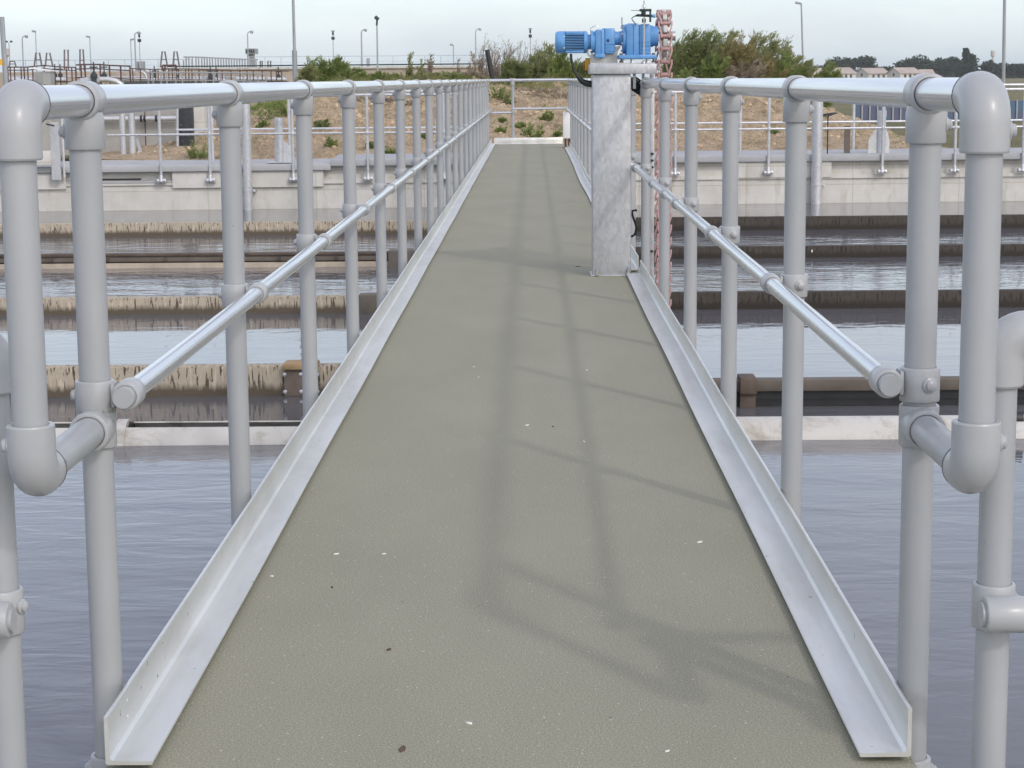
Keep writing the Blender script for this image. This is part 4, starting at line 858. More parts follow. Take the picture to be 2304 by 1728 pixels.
shrub('shrub', 'yellow-green forked plant standing up below the motor', 'plant', on_mound(1240, 36.6), .5, .26, 'leaf_green', stems=3, leaves=30, ll=.05, lw=.016, bare=.5, stem_mat='twig_y', seed=5)
# weeds on the face of the mound
FW_ = [(743, 322, 26, 'on the mound face between two left posts, under the mid rail'), (722, 279, 30, 'broad and dark, on the mound below the top rail of the left railing'), (880, 340, 20, 'at the foot of the mound near the middle of the left railing'),
       (836, 325, 18, 'just right of a wall railing post, behind the left railing'), (955, 305, 22, 'seen through the crowded far left posts'), (589, 278, 20, 'above the left valve pedestal'), (1194, 297, 40, 'tall, in the middle of the mound behind the end railing'),
       (1230, 262, 26, 'spreading, just below the mid rail of the end railing'), (1127, 271, 14, 'small, left of the end railing post near its mid rail'), (1124, 290, 20, 'left of the end railing post, low on the mound'), (1172, 279, 14, 'tiny, right of the end railing post'),
       (1255, 300, 14, 'tiny, just left of the white junction box'), (1743, 293, 16, 'alone on the bare mound right of the bridge'), (1163, 283, 12, 'hugging the end railing post'), (448, 340, 46, 'leafy, at the foot of the pale concrete pier'),
       (600, 248, 60, 'grassy, covering the left shoulder of the mound'), (650, 240, 50, 'grassy, on the shoulder of the mound beside the third left post'), (1120, 205, 46, 'leafy, behind the left half of the end railing'), (1145, 222, 30, 'dark, touching the top of the end railing post'), (560, 240, 50, 'grassy, beside the tall bright left pipe')]
for i, (px, py, hp, lab) in enumerate(FW_):
    # find the mound surface along the ray
    d = ray(px, py+hp*.35); e = Vector((0, 0, EYE)); Y = 33.3
    while Y < 44:
        p = e + d*(Y/d.y)
        if mound_h(p.x, Y) > p.z: break
        Y += .04
    s = F_PX/Y; h = hp/s*.95
    shrub('weed_plant', 'green weed ' + lab, 'weed', (p.x, Y, mound_h(p.x, Y)-.01), h, h*1.1, 'leaf_green' if i not in (1, 18) else 'leaf_dark', stems=R.choice((6, 8, 11)), leaves=20, ll=.055, lw=.02, lean=R.uniform(-.25, .3), bare=.0, group='weeds on the face of the soil mound', seed=i+120, upright=.9, fill=.12)
for i, (px, py, wp, lab) in enumerate([(1260, 215, 90, 'grey dead brush lying across the mound, right half of the end railing'), (1205, 205, 80, 'brown dead brush under the top of the end railing'), (905, 235, 80, 'brown dead brush on the mound behind the far left posts'), (840, 228, 70, 'tangled dead brush on the mound above the wall railing')]):
    d = ray(px, py); e = Vector((0, 0, EYE)); Y = 33.3
    while Y < 44:
        p = e + d*(Y/d.y)
        if mound_h(p.x, Y) > p.z: break
        Y += .04
    shrub('dead_brush', lab, 'brush', (p.x, Y, mound_h(p.x, Y)-.02), .16, wp/(F_PX/Y), 'leaf_dry', stems=26, leaves=40, ll=.05, lw=.012, lean=-.3, bare=.0, group='dead brush on the mound', seed=i+170, upright=1.6)
a = at(1096, 112, 43); b = at(1108, 178, 43); bm = newbm(); tube(bm, [a, b, b+(b-a)*.35], .052, 12); tag(obj('leaning_post', bm, 'black', origin=tuple(b)), 'dark round post leaning left in front of the bare brush', 'post')

# ================================================================== FAR RIGHT: PANELS, HOUSES, TREES
GRD = -.26
fn = thing('panel_fence', 'low blue sheet panel fence with pale ribs beyond the mound', 'fence', at(2100, 265, 55))
a = at(1921, 229, 55); b = at(2420, 229, 55)
bm = newbm(); box(bm, (a.x, 55, GRD), (b.x, 55.05, a.z)); obj('panel', bm, 'blue_sheet', fn, smooth=False)
bm = newbm(); x = a.x
while x < b.x: box(bm, (x, 54.96, GRD), (x+.035, 54.999, a.z+.01)); x += .215
obj('rib', bm, 'grey_cab', fn, smooth=False)
def house(px0, px1, ytop, lab, Y, rot):
    c = at((px0+px1)/2, 170, Y); W = (px1-px0)/(F_PX/Y); zt = at(px0, ytop, Y).z
    t = thing('house', lab, 'house', (c.x, Y, GRD), 'pale far houses in a row'); Mx = Matrix.Translation((c.x, Y, GRD)) @ Matrix.Rotation(rot, 4, 'Z')
    lx_, ly_ = W*.42, W*.34; ze = (zt-GRD)*.60; zr_ = zt-GRD
    def V3(p): return Mx @ Vector(p)
    bm = newbm(); vs = [bm.verts.new(V3(p)) for p in ((-lx_, -ly_, 0), (lx_, -ly_, 0), (lx_, ly_, 0), (-lx_, ly_, 0), (-lx_, -ly_, ze), (lx_, -ly_, ze), (lx_, ly_, ze), (-lx_, ly_, ze), (-lx_, 0, zr_-.15), (lx_, 0, zr_-.15))]
    for q in ((0, 1, 5, 4), (1, 2, 6, 9, 5), (2, 3, 7, 6), (3, 0, 4, 8, 7)): bm.faces.new([vs[i] for i in q])
    obj('wall', bm, 'house', t, smooth=False)
    bm = newbm(); ov = .35
    for s in (-1, 1):
        k = (zr_-ze)/ly_
        A = [(-lx_-ov, 0, zr_), (lx_+ov, 0, zr_), (lx_+ov, s*(ly_+ov), ze-ov*k), (-lx_-ov, s*(ly_+ov), ze-ov*k)]
        top = [bm.verts.new(V3(p)) for p in A]; bot = [bm.verts.new(V3((p[0], p[1], p[2]-.13))) for p in A]
        bm.faces.new(top); bm.faces.new(bot[::-1])
        for i in range(4): j = (i+1) % 4; bm.faces.new((top[i], bot[i], bot[j], top[j]))
    obj('roof', bm, 'roof', t, smooth=False)
    for wx_ in (-.5, 0, .5):
        bm = newbm(); box(bm, (wx_*lx_-.4, -ly_-.03, ze*.35), (wx_*lx_+.4, -ly_-.005, ze*.78), Mx); obj('window', bm, 'window', t, smooth=False)
    bm = newbm(); box(bm, (-lx_-.03, -.4, ze*.55), (-lx_-.005, .4, ze*.95), Mx); obj('window', bm, 'window', t, smooth=False)
for args in ((1815, 1852, 153, 'leftmost far house, half hidden by the small sapling', 560, .5), (1855, 1922, 152, 'far house with a reddish roof, second from the left', 560, .55), (1928, 1996, 153, 'far house in the middle of the row, left of the tree gap', 575, .5), (2000, 2066, 152, 'rightmost clear far house, before the broad dark trees', 560, .5), (2064, 2100, 156, 'small far house peeping out below the broad dark trees', 600, .3)): house(*args)
def tree(px, py, wp, Y, lab, cone=False, n=1500, grp='far trees beyond the houses'):
    c = at(px, 170, Y); s = F_PX/Y; h = at(px, py, Y).z-GRD; w = wp/s; rnd = random.Random(px)
    t = thing('tree', lab, 'tree', (c.x, Y, GRD), grp); V, Fc = [], []
    bl = []
    nb = 9
    for k in range(nb):
        if cone: u = k/(nb-1); bl.append((Vector((rnd.uniform(-.1, .1)*w, 0, h*(.15+.78*u))), w*(.46*(1-u)+.07), h*.12))
        else:
            a = rnd.uniform(0, 6.28); q = rnd.random()**.6*.30*w; bl.append((Vector((math.cos(a)*q*1.2, math.sin(a)*q, h*rnd.uniform(.35, .80))), w*rnd.uniform(.18, .30), h*rnd.uniform(.13, .22)))
    for _ in range(n):
        b_, rx, rz = rnd.choice(bl); d = Vector((rnd.gauss(0, 1), rnd.gauss(0, 1), rnd.gauss(0, 1))).normalized()*rnd.uniform(.55, 1.08)
        p = b_ + Vector((d.x*rx, d.y*rx, d.z*rz)); leafquads(V, Fc, p, Vector((rnd.uniform(-1, 1), rnd.uniform(-1, 1), rnd.uniform(-.6, .8))), rnd.uniform(.5, .95)*Y/650, rnd.uniform(.4, .7)*Y/650, rnd)
    meshobj('crown', V, Fc, 'leaf_far', t)
    bm = newbm(); tube(bm, [(c.x, Y, GRD), (c.x, Y, GRD+h*.4), (c.x+.1, Y, GRD+h*.85)], [.025*h, .018*h, .004*h], 7)
    for k in range(5):
        a = rnd.uniform(0, 6.28); z = GRD+h*rnd.uniform(.25, .6); tube(bm, [(c.x, Y, z), (c.x+math.cos(a)*w*.28, Y+math.sin(a)*w*.28, z+h*.18)], [.010*h, .003*h], 5)
    obj('trunk', bm, 'twig', t)
TR_ = [(1830, 146, 60, 'low bluish far tree right of the lamp post'), (1872, 134, 46, 'far tree on the left flank of the left clump, behind the second house'), (1893, 127, 56, 'far tree in the left clump, above the reddish roof'), (1925, 123, 62, 'tall rounded far tree in the left clump'), (1952, 124, 56, 'broad far tree at the right end of the left clump'),
       (1992, 150, 60, 'low far bush in the gap between the two clumps'), (2042, 126, 70, 'rounded far tree starting the right clump'), (2065, 124, 60, 'tallest rounded far tree above the rightmost clear house'), (2095, 130, 56, 'far tree in the middle of the right clump'), (2122, 125, 60, 'flat-topped far tree in the right clump'), (2145, 127, 60, 'flat-topped far tree left of the conifer'),
       (2118, 142, 80, 'nearer brownish far tree low in the right clump'), (2222, 134, 34, 'slim far tree beside the thin water tower'), (2240, 140, 30, 'small slim far tree left of the thin water tower'), (2256, 138, 34, 'small far tree by the tall right pole'), (2284, 138, 50, 'far tree right of the tall right pole'), (2318, 142, 50, 'far tree cut by the right picture edge')]
for i, (px, py, wp, lab) in enumerate(TR_): tree(px, py, wp, 640+(i*17) % 60, lab)
tree(2176, 112, 66, 610, 'tall pointed conifer among the far trees', True, 2200)
# far low hedge line
V, Fc = [], []; rnd = random.Random(4)
for _ in range(9000):
    px = rnd.uniform(1780, 2400); Y = rnd.uniform(715, 760); c = at(px, 170, Y); hh = 3.0+1.3*noise.noise(Vector((px*.03, 0, 0)))
    leafquads(V, Fc, Vector((c.x, Y, GRD+rnd.random()*hh)), Vector((rnd.uniform(-1, 1), rnd.uniform(-1, 1), rnd.uniform(-.5, .5))), rnd.uniform(.9, 1.6), rnd.uniform(.7, 1.2), rnd)
o = meshobj('tree_line', V, Fc, 'leaf_far', None); tag(o, kind='stuff')
def water_tower(px, Y, wp, y0, y1, y2, lab):
    c = at(px, y0, Y); s = F_PX/Y; r = wp/2/s; zt = c.z; zm = at(px, y1, Y).z
    t = thing('water_tower', lab, 'water tower', (c.x, Y, GRD))
    bm = newbm(); lathe(bm, (c.x, Y, 0), (0, 0, 1), [(0, zm-r*.5), (r*.5, zm-r*.5), (r, zm), (r, zt-.1*r), (r*.9, zt), (0, zt)], 20); obj('tank', bm, 'tower', t)
    bm = newbm(); lathe(bm, (c.x, Y, 0), (0, 0, 1), [(0, GRD), (r*.52, GRD), (r*.45, zm-r*.5), (0, zm-r*.5)], 16); obj('shaft', bm, 'tower', t)
water_tower(13, 200, 17, 109, 124, 150, 'pale pinkish water tower at the left picture edge')
water_tower(2234, 690, 9, 114, 126, 140, 'tiny thin water tower among the far trees, left of the tall right pole')

# ================================================================== LAMP POSTS AND MASTS
def lamp(px, ytop, Y, wpx, head, lab, dirn=1, ybase=None, hl=9, px2=None, cat='lamp post', low=None):
    top = at(px, ytop, Y); r = wpx/2/(F_PX/Y); base = Vector((at(px2 if px2 else px, 170, Y).x, Y, GRD)); s = F_PX/Y
    t = thing('street_lamp' if cat == 'lamp post' else 'floodlight_mast' if cat == 'floodlight' else 'mast', lab, cat, tuple(base))
    bm = newbm(); pts = [base, base.lerp(top, .5), top]
    if head == 'curved':
        k = hl/s; pts += [top+Vector((dirn*k*.12, 0, k*.45)), top+Vector((dirn*k*.5, 0, k*.8)), top+Vector((dirn*k, 0, k*.95))]; tube(bm, pts, [r*1.2, r, r*.8, r*.7, r*.6, r*.5], 8)
    else: tube(bm, pts, [r*1.15, r, r*.8], 8)
    if low: z = at(px, low, Y).z; lathe(bm, (base.x*.5+top.x*.5, Y, 0), (0, 0, 1), [(0, GRD), (r*1.75, GRD), (r*1.75, z-.02), (r, z), (0, z)], 12)
    obj('pole', bm, 'lamp', t)
    q = Matrix.Translation(pts[-1])
    if head == 'flat': bm = newbm(); L_ = hl/s; box(bm, (min(0, dirn*L_), -.1, -.01), (max(0, dirn*L_), .1, .10), q @ Matrix.Rotation(-dirn*.18, 4, 'Y'), .02); obj('lamp_head', bm, 'lamp', t)
    elif head == 'double':
        for d_ in (-1, 1): bm = newbm(); L_ = hl/s; box(bm, (min(d_*.1, d_*L_), -.1, -.01), (max(d_*.1, d_*L_), .1, .12), q @ Matrix.Rotation(-d_*.15, 4, 'Y'), .02); obj('lamp_head', bm, 'lamp_dark', t)
    elif head == 'curved': bm = newbm(); L_ = 5/s; box(bm, (-L_*.2, -.08, -.10), (L_, .08, .04), q @ Matrix.Rotation(dirn*.35 if dirn > 0 else math.pi-.35, 4, 'Y'), .02); obj('lamp_head', bm, 'lamp', t)
    elif head == 'flood':
        bm = newbm(); u = 1/s
        box(bm, (-4*u, -.08, -1.5*u), (4*u, .08, 0), q); box(bm, (-2*u, -.06, -10*u), (2*u, .06, -2*u), q, .02); box(bm, (-3.6*u, -.12, -20*u), (3.6*u, .12, -13*u), q, .04); obj('lamp_head', bm, 'lamp_dark', t)
    elif head == 'spot':
        bm = newbm(); u = 1/s
        box(bm, (-7*u, -.12, -2*u), (3*u, .12, 6*u), q @ Matrix.Translation((0, 0, 8*u)) @ Matrix.Rotation(.75, 4, 'Y'), .03); box(bm, (-2*u, -.06, -5*u), (2*u, .06, 8*u), q @ Matrix.Rotation(.1, 4, 'Y'), .01); obj('lamp_head', bm, 'lamp_dark', t)
    return t
LM = [(20, 96, 150, 2.2, 'double', 'double-armed lamp post beside the pale pinkish water tower'), (50, 88, 100, 3, 'curved', 'lamp post with a curved arm, between the two lamps at far left'), (80, 73, 110, 2.2, 'flat', 'thin lamp post with a flat head, before the sloping frames'),
      (202, 85, 120, 2.2, 'flat', 'thin lamp post with a flat head right of the upright frames'), (294, 91, 130, 2.2, 'flat', 'thin lamp post with its head pointing right, beside the curved lamp'), (303, 80, 100, 3.4, 'curved', 'curved lamp post next to the black hanging floodlight at left'),
      (313, 74, 105, 1.8, 'flood', 'thin mast with black hanging floodlights, nearest the curved lamp at left'), (557, 78, 95, 3.0, 'curved', 'slim lamp post in front of the lookout tower'), (749, 69, 110, 1.8, 'flood', 'thin mast with black hanging floodlights above the bright green bush'),
      (813, 74, 100, 3.6, 'curved', 'grey lamp post with a short curved arm left of the dark spotlight'), (848, 52, 85, 3.6, 'spot', 'lamp post topped by a large dark tilted spotlight'), (1020, 103, 130, 2.2, 'flat', 'short lamp post above the far left posts, right of the bare sprigs'),
      (1070, 72, 110, 2.6, 'curved', 'thin lamp post rising out of the bare brush'), (1193, 64, 110, 1.8, 'flood', 'thin mast with black hanging floodlights left of the motor'), (1803, 10, 105, 4.2, 'flat', 'tall lamp post beyond the right-hand thicket')]
for px, yt, Y, w_, hd, lab in LM:
    lamp(px, yt, Y, w_, hd, lab, dirn=-1 if (hd == 'flat' and px not in (294,)) else 1, hl=(14 if px == 1803 else 8), px2=(px+7 if px == 1803 else px+2 if px > 500 else px+3), cat='floodlight' if hd in ('flood', 'spot') else 'lamp post')
lamp(655, -180, 45.5, 6.5, None, 'tall grey mast with a thicker foot, leaving the top of the picture at left', px2=664, cat='mast', low=112)
lamp(2262, -120, 45, 7.5, None, 'tall grey mast leaving the top of the picture at right', px2=2260, cat='mast')
a = at(4, 38, 34); bm = newbm(); b = Vector((at(16, 200, 34).x, 34, GRD)); tube(bm, [b, a], .045, 10); lp_ = thing('sign_post', 'grey post with a small yellow sign at the left picture edge', 'post', tuple(b)); obj('pole', bm, 'lamp', lp_)
c = at(2, 140, 33.9); bm = newbm(); box(bm, (c.x-.12, 33.88, c.z-.05), (c.x+.03, 33.9, c.z+.05)); obj('sign', bm, 'yellow', lp_, smooth=False)

# ================================================================== LEFT: TREATMENT PLANT
YP = 60.0; u = YP/F_PX
def Pz(px, py, Y=YP): return at(px, py, Y)
tk = thing('far_tank', 'long tan concrete tank behind the pipework at left', 'tank', Pz(300, 180, 66)); a = at(-60, 160, 66); b = at(445, 160, 66); bm = newbm(); box(bm, (a.x, 66, GRD), (b.x, 80, a.z-.05)); obj('wall', bm, 'far_conc', tk, smooth=False)
bm = newbm()
for px in range(20, 440, 22): x = at(px, 160, 66).x; box(bm, (x, 65.9, GRD), (x+.16, 65.999, a.z-.10))
obj('buttress', bm, 'far_conc', tk, smooth=False)
tk = thing('far_tank', 'long low concrete tank with a pale rim beyond the mound, crossing behind the lamps', 'tank', at(800, 160, 92)); a = at(380, 158, 92); b = at(1085, 154, 92)
bm = newbm(); box(bm, (a.x, 92, GRD), (b.x, 110, a.z)); obj('wall', bm, 'far_conc', tk, smooth=False)
bm = newbm(); box(bm, (a.x, 91.9, a.z+.001), (b.x, 92.3, a.z+.10)); obj('rim', bm, 'white_plastic', tk, smooth=False)
bm = newbm(); tube(bm, [(a.x, 91.9, a.z+.17), (b.x, 91.9, a.z+.17)], .035, 6); obj('rim_pipe', bm, 'dark_green', tk)
def fence(px0, px1, y0_, y1_, Y, step, lab, r=.018):
    t = thing('wire_fence', lab, 'fence', at((px0+px1)/2, 150, Y), 'pale wire fences on the skyline'); A = at(px0, y0_, Y); B = at(px1, y1_, Y)
    bm = newbm()
    for k in range(4): dz = -k*.28; tube(bm, [A+Vector((0, 0, dz)), B+Vector((0, 0, dz))], r*(.8 if k == 0 else .3), 4, False)
    obj('wires', bm, 'wire', t, smooth=False)
    bm = newbm(); n = int((px1-px0)/step)
    for k in range(n+1): p = A.lerp(B, k/n); tube(bm, [(p.x, p.y, GRD), tuple(p)], r, 5, False)
    obj('posts', bm, 'wire', t, smooth=False)
fence(20, 430, 136, 133, 98, 36, 'pale wire fence along the skyline behind the upright frames')
fence(560, 1100, 128, 124, 99, 36, 'pale wire fence along the skyline behind the green bushes')
def tube_rail(name, lab, top, levels, posts, Y, mat='brown_rail', r=.03, ybot=205, grp=None, cat='railing'):
    A = [at(x, y, Y) for x, y in top]; t = thing(name, lab, cat, tuple(at((top[0][0]+top[-1][0])/2, ybot, Y)), grp)
    for k, dz in enumerate(levels):
        bm = newbm(); tube(bm, [p+Vector((0, 0, -dz)) for p in A], r if k == 0 else r*.8, 6); obj('top_rail' if k == 0 else 'mid_rail', bm, mat, t)
    zb = at(300, ybot, Y).z
    def ytop(x):
        for p, q in zip(A, A[1:]):
            if p.x <= x <= q.x: return p.z+(q.z-p.z)*(x-p.x)/(q.x-p.x+1e-9)
        return A[-1].z
    for px in posts:
        x = at(px, 170, Y).x; bm = newbm(); tube(bm, [(x, Y, zb), (x, Y, ytop(x))], r, 6); obj('post', bm, mat, t)
    return t
tube_rail('handrail', 'dark brown railing at far left, from the sign post to the raised railing', [(8, 151), (60, 151), (100, 147), (125, 150), (172, 152)], [0, .09, .42], [18, 24, 33, 48, 55, 63, 74, 100, 124, 136, 150, 162], 58, r=.02, grp='brown railings of the treatment plant')
tube_rail('handrail', 'raised dark brown railing around the two large valves at left', [(171, 146), (192, 145), (225, 145), (245, 147), (294, 149)], [0, .12, .36], [171, 183, 192, 212, 226, 247, 272, 293], 56, ybot=200, r=.024, grp='brown railings of the treatment plant')
tube_rail('handrail', 'long brown railing over the pipes, left of the tall mast', [(294, 154), (340, 156), (420, 155), (500, 157), (600, 159), (650, 160)], [0, .30, .48], [299, 316, 338, 350, 356, 369, 380, 388, 402, 418, 425, 432, 448, 470, 489, 500, 520, 540, 556, 570, 590, 610, 622, 634], 57, ybot=202, r=.017, grp='brown railings of the treatment plant')
tube_rail('handrail', 'small raised brown railing frame below the right pair of sloping frames', [(366, 147), (396, 147)], [0, .10], [366, 372, 396], 56.5, ybot=160, grp='brown railings of the treatment plant')
tube_rail('handrail', 'pale galvanised railing in front of the long brown one, left of the tall mast', [(330, 163), (430, 163), (520, 164), (600, 166)], [0, .22], [333, 344, 362, 375, 395, 410, 440, 456, 462, 480, 496, 508, 514, 530, 547, 563, 580, 598], 55.5, 'lamp', .02, 204, grp='brown railings of the treatment plant')
t = tube_rail('gangway_railing', 'pale grey railing with close uprights on the skyline right of the sloping frames', [(413, 128), (440, 128), (500, 131), (545, 133), (580, 134)], [0, .55], [414, 420, 426, 434, 442, 448, 455, 461, 467, 473, 479, 486, 492, 498, 504, 510, 516, 522, 528, 534, 540, 546, 552, 558, 564, 570, 577], 95, 'lamp', .035, 156, cat='railing')
def pipe(lab, pts, Y, wp, mat='galv2', rgs=()):
    P = [at(x, y, Y) for x, y in pts]; r = wp/2/(F_PX/Y); t = thing('pipeline', lab, 'pipe', tuple(P[0]), 'bright steel pipes of the treatment plant')
    bm = newbm(); tube(bm, P, r, 14); obj('pipe', bm, mat, t)
    for q in rgs:
        c = at(q, pts[0][1], Y); bm = newbm(); lathe(bm, c, (1, 0, 0), [(r, -.05), (r*1.35, -.05), (r*1.35, .05), (r, .05)], 14); obj('flange', bm, 'grey_cab', t)
    return t
pipe('bright horizontal pipe at far left, behind the grey cabinet', [(8, 179), (70, 179), (150, 180)], 60, 12, rgs=(118,))
pipe('short bright pipe bending down at its right end, with the first large valve', [(182, 182), (196, 180), (215, 179), (245, 179), (262, 183), (272, 190), (277, 204)], 55.5, 13, rgs=(206, 222))
pipe('long bright pipe crossing behind the brown railing, middle left', [(268, 179), (380, 180), (400, 180)], 58.5, 9, rgs=(300, 362))
pipe('bright pipe right of the bending one, running behind the railing to the tall mast', [(528, 178), (585, 178), (645, 179)], 58.5, 8, rgs=(560, 600))
pipe('thin upper bright pipe above the long one, behind the brown railing', [(8, 172), (200, 172), (420, 173), (640, 175)], 62, 3.5)
pipe('dark strip standing in for shadow and structure under the long bright pipe', [(280, 188), (380, 188), (640, 187)], 59.5, 8, 'lamp_dark')  # dark tube paints in the shadow and structure below the bright pipe
pipe('bright pipe with a downward bend right of the two slim valves', [(400, 180), (440, 180), (490, 180), (505, 181), (516, 186), (522, 200)], 57.6, 11, rgs=(470, 482))
for px0, px1, Y_, lab in ((321, 330, 61.5, 'left one of two small arched pipes over the tan tank wall'), (338, 347, 61.5, 'right one of two small arched pipes over the tan tank wall')):
    pts = [(px0-8, 160), (px0, 162), (px1-3, 167), (px1, 176), (px1, 186)]; pipe(lab, pts, Y_, 4.5)
def valve(px, y0, y1, yb, Y, w_, lab):
    s = F_PX/Y; c = at(px, yb, Y); k = w_/s; t = thing('gate_valve', lab, 'valve', tuple(c), 'dark gate valves on the pipes')
    bm = newbm(); zb = at(px, y1, Y).z; zt = at(px, y0, Y).z; lathe(bm, (c.x, Y, 0), (0, 0, 1), [(0, c.z), (k*.45, c.z), (k*.45, zb-.08), (k*.62, zb-.08), (k*.62, zb), (k*.3, zb+k*.4), (k*.13, zb+k*.6), (k*.13, zt-.06), (0, zt-.06)], 14); obj('body', bm, 'lamp_dark', t)
    bm = newbm(); R_ = k*.62; tube(bm, [(c.x+R_*math.cos(a*math.pi/8), Y+R_*math.sin(a*math.pi/8), zt-.10) for a in range(17)], .02, 6, False); tube(bm, [(c.x-R_, Y, zt-.10), (c.x+R_, Y, zt-.10)], .018, 6); tube(bm, [(c.x, Y, zt-.12), (c.x, Y, zt+.05)], .018, 6); obj('handwheel', bm, 'lamp_dark', t)
for v in ((212, 143, 168, 186, 55.4, 13, 'largest dark gate valve, on the short bending pipe at left'), (235, 143, 168, 178, 56.8, 11, 'dark gate valve just right of the largest one'), (124, 148, 167, 172, 59, 8, 'dark valve left of the raised railing, nearer the grey cabinet'), (136, 148, 167, 172, 59, 8, 'dark valve between the grey cabinet and the raised railing'),
          (348, 152, 168, 180, 60, 7, 'small dark valve right of the arched pipes'), (398, 150, 170, 182, 58, 7, 'small dark valve under the right pair of sloping frames'), (474, 152, 170, 184, 57.4, 10, 'dark gate valve on the bending pipe below the pale gangway railing'), (487, 152, 172, 180, 58, 6, 'slim dark valve beside the bending pipe'), (627, 154, 170, 184, 60.5, 8, 'dark valve just left of the tall mast')): valve(*v)
a = at(77, 190, 57); b = at(97, 161, 57); c = at(113, 161, 57); kb = thing('control_cabinet', 'grey control cabinet with a sloping roof by the bright pipe at far left', 'cabinet', tuple(a))
bm = newbm(); box(bm, (a.x, 57, a.z), (c.x, 57.5, b.z)); obj('body', bm, 'grey_cab', kb, smooth=False)
bm = newbm(); box(bm, (a.x+.03, 56.985, a.z+.03), (b.x-.02, 56.999, b.z-.03)); obj('door', bm, simple('cabinet_door', (.30, .31, .31)), kb, smooth=False)
bm = newbm(); prism(bm, [(a.x-.12, b.z+.09), (c.x+.03, b.z+.002), (c.x+.03, b.z+.03), (a.x-.12, b.z+.12)], .6, Matrix.Translation((0, 56.95, 0))); obj('roof', bm, 'white_box', kb, smooth=False)
MT['frame'] = simple('brown_grey_frame_paint', (.15, .13, .13), .2, 2, .6)
def aframe(px0, px1, q0, q1, yt, yb, Y, lab, mat='frame', ym=None):
    t = thing('lifting_frame', lab, 'frame', tuple(at((q0+q1)/2, yb, Y)), 'lifting frames on the skyline')
    bm = newbm(); tube(bm, [at(q0, yb, Y), at(px0, yt, Y), at(px1, yt, Y), at(q1, yb, Y)], .032, 6)
    ym = ym or (yt+yb)/2; f_ = (ym-yt)/(yb-yt); tube(bm, [at(px0+(q0-px0)*f_, ym, Y), at(px1+(q1-px1)*f_, ym, Y)], .02, 5); d_ = Vector((0, .9, 0))
    obj('frame', bm, mat, t)
aframe(81, 89, 77, 94, 119, 150, 75, 'sloping lifting frame by the thin flat-headed lamp, first from the left')
aframe(105, 112, 102, 119, 119, 150, 75, 'sloping lifting frame, second from the left')
aframe(145, 153, 145, 154, 112, 158, 75, 'upright narrow lifting frame left of the raised railing')
aframe(180, 187, 180, 190, 111, 160, 75, 'upright narrow lifting frame above the raised railing')
aframe(365, 371, 361, 377, 116, 152, 75, 'steep lifting frame just left of the pale gangway railing pair')
aframe(392, 398, 389, 404, 116, 152, 75, 'steep lifting frame next to the pale gangway railing')
aframe(23, 33, 20, 36, 138, 150, 90, 'small squat frame near the sign post at far left')
aframe(586, 590, 585, 590, 137, 156, 92, 'small upright frame right of the lookout tower')
aframe(603, 609, 603, 609, 137, 156, 92, 'small upright frame left of the tall mast')
lt = thing('lookout_tower', 'distant grey tower with a boxy top behind the slim lamp post', 'tower', at(564, 160, 180))
def pb(px0, py0, px1, py1, Y, dp): a = at(px0, py1, Y); b = at(px1, py0, Y); return (a.x, Y, a.z), (b.x, Y+dp, b.z)
bm = newbm(); box(bm, *pb(557, 122, 570, 165, 180, 1)); obj('shaft', bm, 'lamp', lt, smooth=False)
bm = newbm(); box(bm, *pb(552, 109, 574, 121.5, 179, 2)); obj('cabin', bm, 'lamp', lt, smooth=False)
for k in range(4): bm = newbm(); box(bm, *pb(553.5+k*5.2, 111, 556.5+k*5.2, 119, 178.9, .05)); obj('window', bm, 'lamp_dark', lt, smooth=False)
for px0, px1, yt, lab in ((305, 309, 138, 'left one of two narrow grey boxes under the curved lamp'), (317, 322, 138, 'right one of two narrow grey boxes under the curved lamp'), (825, 830, 131, 'narrow grey box beside the dark spotlight post')):
    bm = newbm(); lo, hi = pb(px0, yt, px1, 162, 94, .5); box(bm, lo, hi); tag(obj('vent_box', bm, 'lamp', origin=lo, smooth=False), lab, 'box')
# litter on the deck
bits = [(1056, 1628, .006, 'chip'), (757, 1247, .005, 'chip'), (612, 1297, .004, 'chip'), (1575, 1220, .007, 'chip'), (1187, 957, .007, 'chip'), (1314, 994, .005, 'chip'), (1066, 826, .004, 'chip'), (1077, 849, .004, 'chip'), (1501, 1691, .004, 'chip'), (875, 1462, .007, 'bark_chip'), (747, 1322, .004, 'bark_chip'), (1244, 960, .006, 'bark_chip'), (905, 1685, .012, 'bark_chip'), (1300, 600, .02, 'bark_chip'), (864, 1247, .004, 'chip'), (1320, 833, .004, 'chip')]
where = ['near the bottom centre of the deck', 'left of centre, level with the lower elbows', 'close to the left toe board, level with the lower elbows', 'right of centre, beside the right toe board', 'in the middle of the deck, beyond the first post shadow', 'between the two long shadows, in the middle distance', 'left of the long shadow, in the middle distance', 'just below its twin, left of the long shadow', 'at the bottom right, near the picture edge', 'small and dark, left of centre near the front', 'tiny and dark, by the left toe board', 'dark speck near the middle white chip', 'reddish twig at the bottom left of centre', 'dark twig beside the foot of the column', 'left of centre, above the dark twig', 'small, right of centre toward the column']
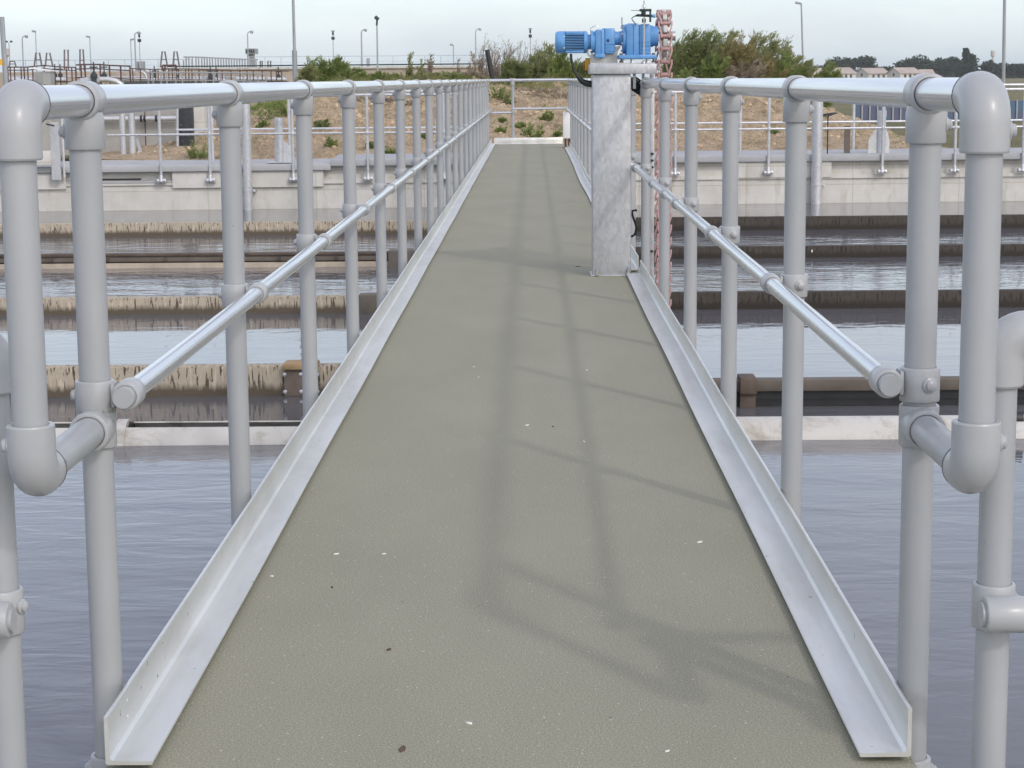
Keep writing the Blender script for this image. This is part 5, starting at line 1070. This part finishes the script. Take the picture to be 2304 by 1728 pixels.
for i, ((px, py, s, mt), wh) in enumerate(zip(bits, where)):
    p = onz(px, py, .0004); rnd = random.Random(i); bm = newbm(); q = Matrix.Translation(p) @ Matrix.Rotation(rnd.uniform(0, 3), 4, 'Z')
    pl = [(s*rnd.uniform(.7, 1.2)*math.cos(a*1.047)*1.2, s*rnd.uniform(.5, 1)*math.sin(a*1.047)*.7) for a in range(6)]
    A_ = [bm.verts.new(q @ Vector((x, y, 0))) for x, y in pl]; B_ = [bm.verts.new(q @ Vector((x*.8, y*.8, .0022))) for x, y in pl]; bm.faces.new(B_); bm.faces.new(A_[::-1])
    for k in range(6): bm.faces.new((A_[k], A_[(k+1) % 6], B_[(k+1) % 6], B_[k]))
    tag(obj('paint_flake' if mt == 'chip' else 'twig_bit', bm, mt, origin=p, smooth=False), ('white flake ' if mt == 'chip' else 'bit of twig ') + wh, 'flake' if mt == 'chip' else 'twig', 'litter lying on the deck')
# ------------------------------------------------------------------ haze
bm = newbm(); box(bm, (-420, -60, -2.7), (420, 820, 16)); hz = obj('haze', bm, 'wire', smooth=False); hm = bpy.data.materials.new('haze_air'); hm.use_nodes = True
n = hm.node_tree.nodes; n.remove(n['Principled BSDF']); pv = n.new('ShaderNodeVolumePrincipled'); pv.inputs['Color'].default_value = (.93, .97, 1, 1); pv.inputs['Density'].default_value = .0002; pv.inputs['Anisotropy'].default_value = .2
hm.node_tree.links.new(pv.outputs[0], n['Material Output'].inputs['Volume']); hz.data.materials.clear(); hz.data.materials.append(hm); tag(hz, kind='stuff')

# grass fringe along the top of the mound and thin ground cover on its face: uncountable
rnd = random.Random(11)
def scatter(name, n, pick, ll, lw, mat, up=1.0):
    V, Fc = [], []
    for _ in range(n):
        x, y = pick(); z = mound_h(x, y)
        if z < -.2: continue
        clump = noise.noise(Vector((x*2.3, y*2.3, 9)))
        if clump < -.05 and rnd.random() < .75: continue
        leafquads(V, Fc, Vector((x, y, z-.01)), Vector((rnd.uniform(-.5, .8), rnd.uniform(-.5, .5), up)), ll*rnd.uniform(.4, 1.3)*(1+.8*max(0, clump)), lw, rnd)
    o = meshobj(name, V, Fc, mat, None); return tag(o, kind='stuff')
def top_pick():
    r = rnd.random(); px = rnd.uniform(670, 1345) if r < .55 else rnd.uniform(1500, 1850); y = rnd.uniform(42.2, 45.2); return at(px, 170, y).x, y
scatter('grass', 22000, top_pick, .13, .010, 'leaf_olive'); scatter('grass', 9000, top_pick, .15, .010, 'leaf_yellow'); scatter('grass', 7000, top_pick, .10, .012, 'leaf_green')
scatter('ground_cover', 14000, lambda: (rnd.uniform(-6.5, 7.5), rnd.uniform(33.5, 43)), .05, .018, 'leaf_olive', .5)
scatter('grass', 9000, lambda: (at(rnd.uniform(545, 680), 240, 41).x, rnd.uniform(38.5, 44)), .10, .012, 'leaf_green')
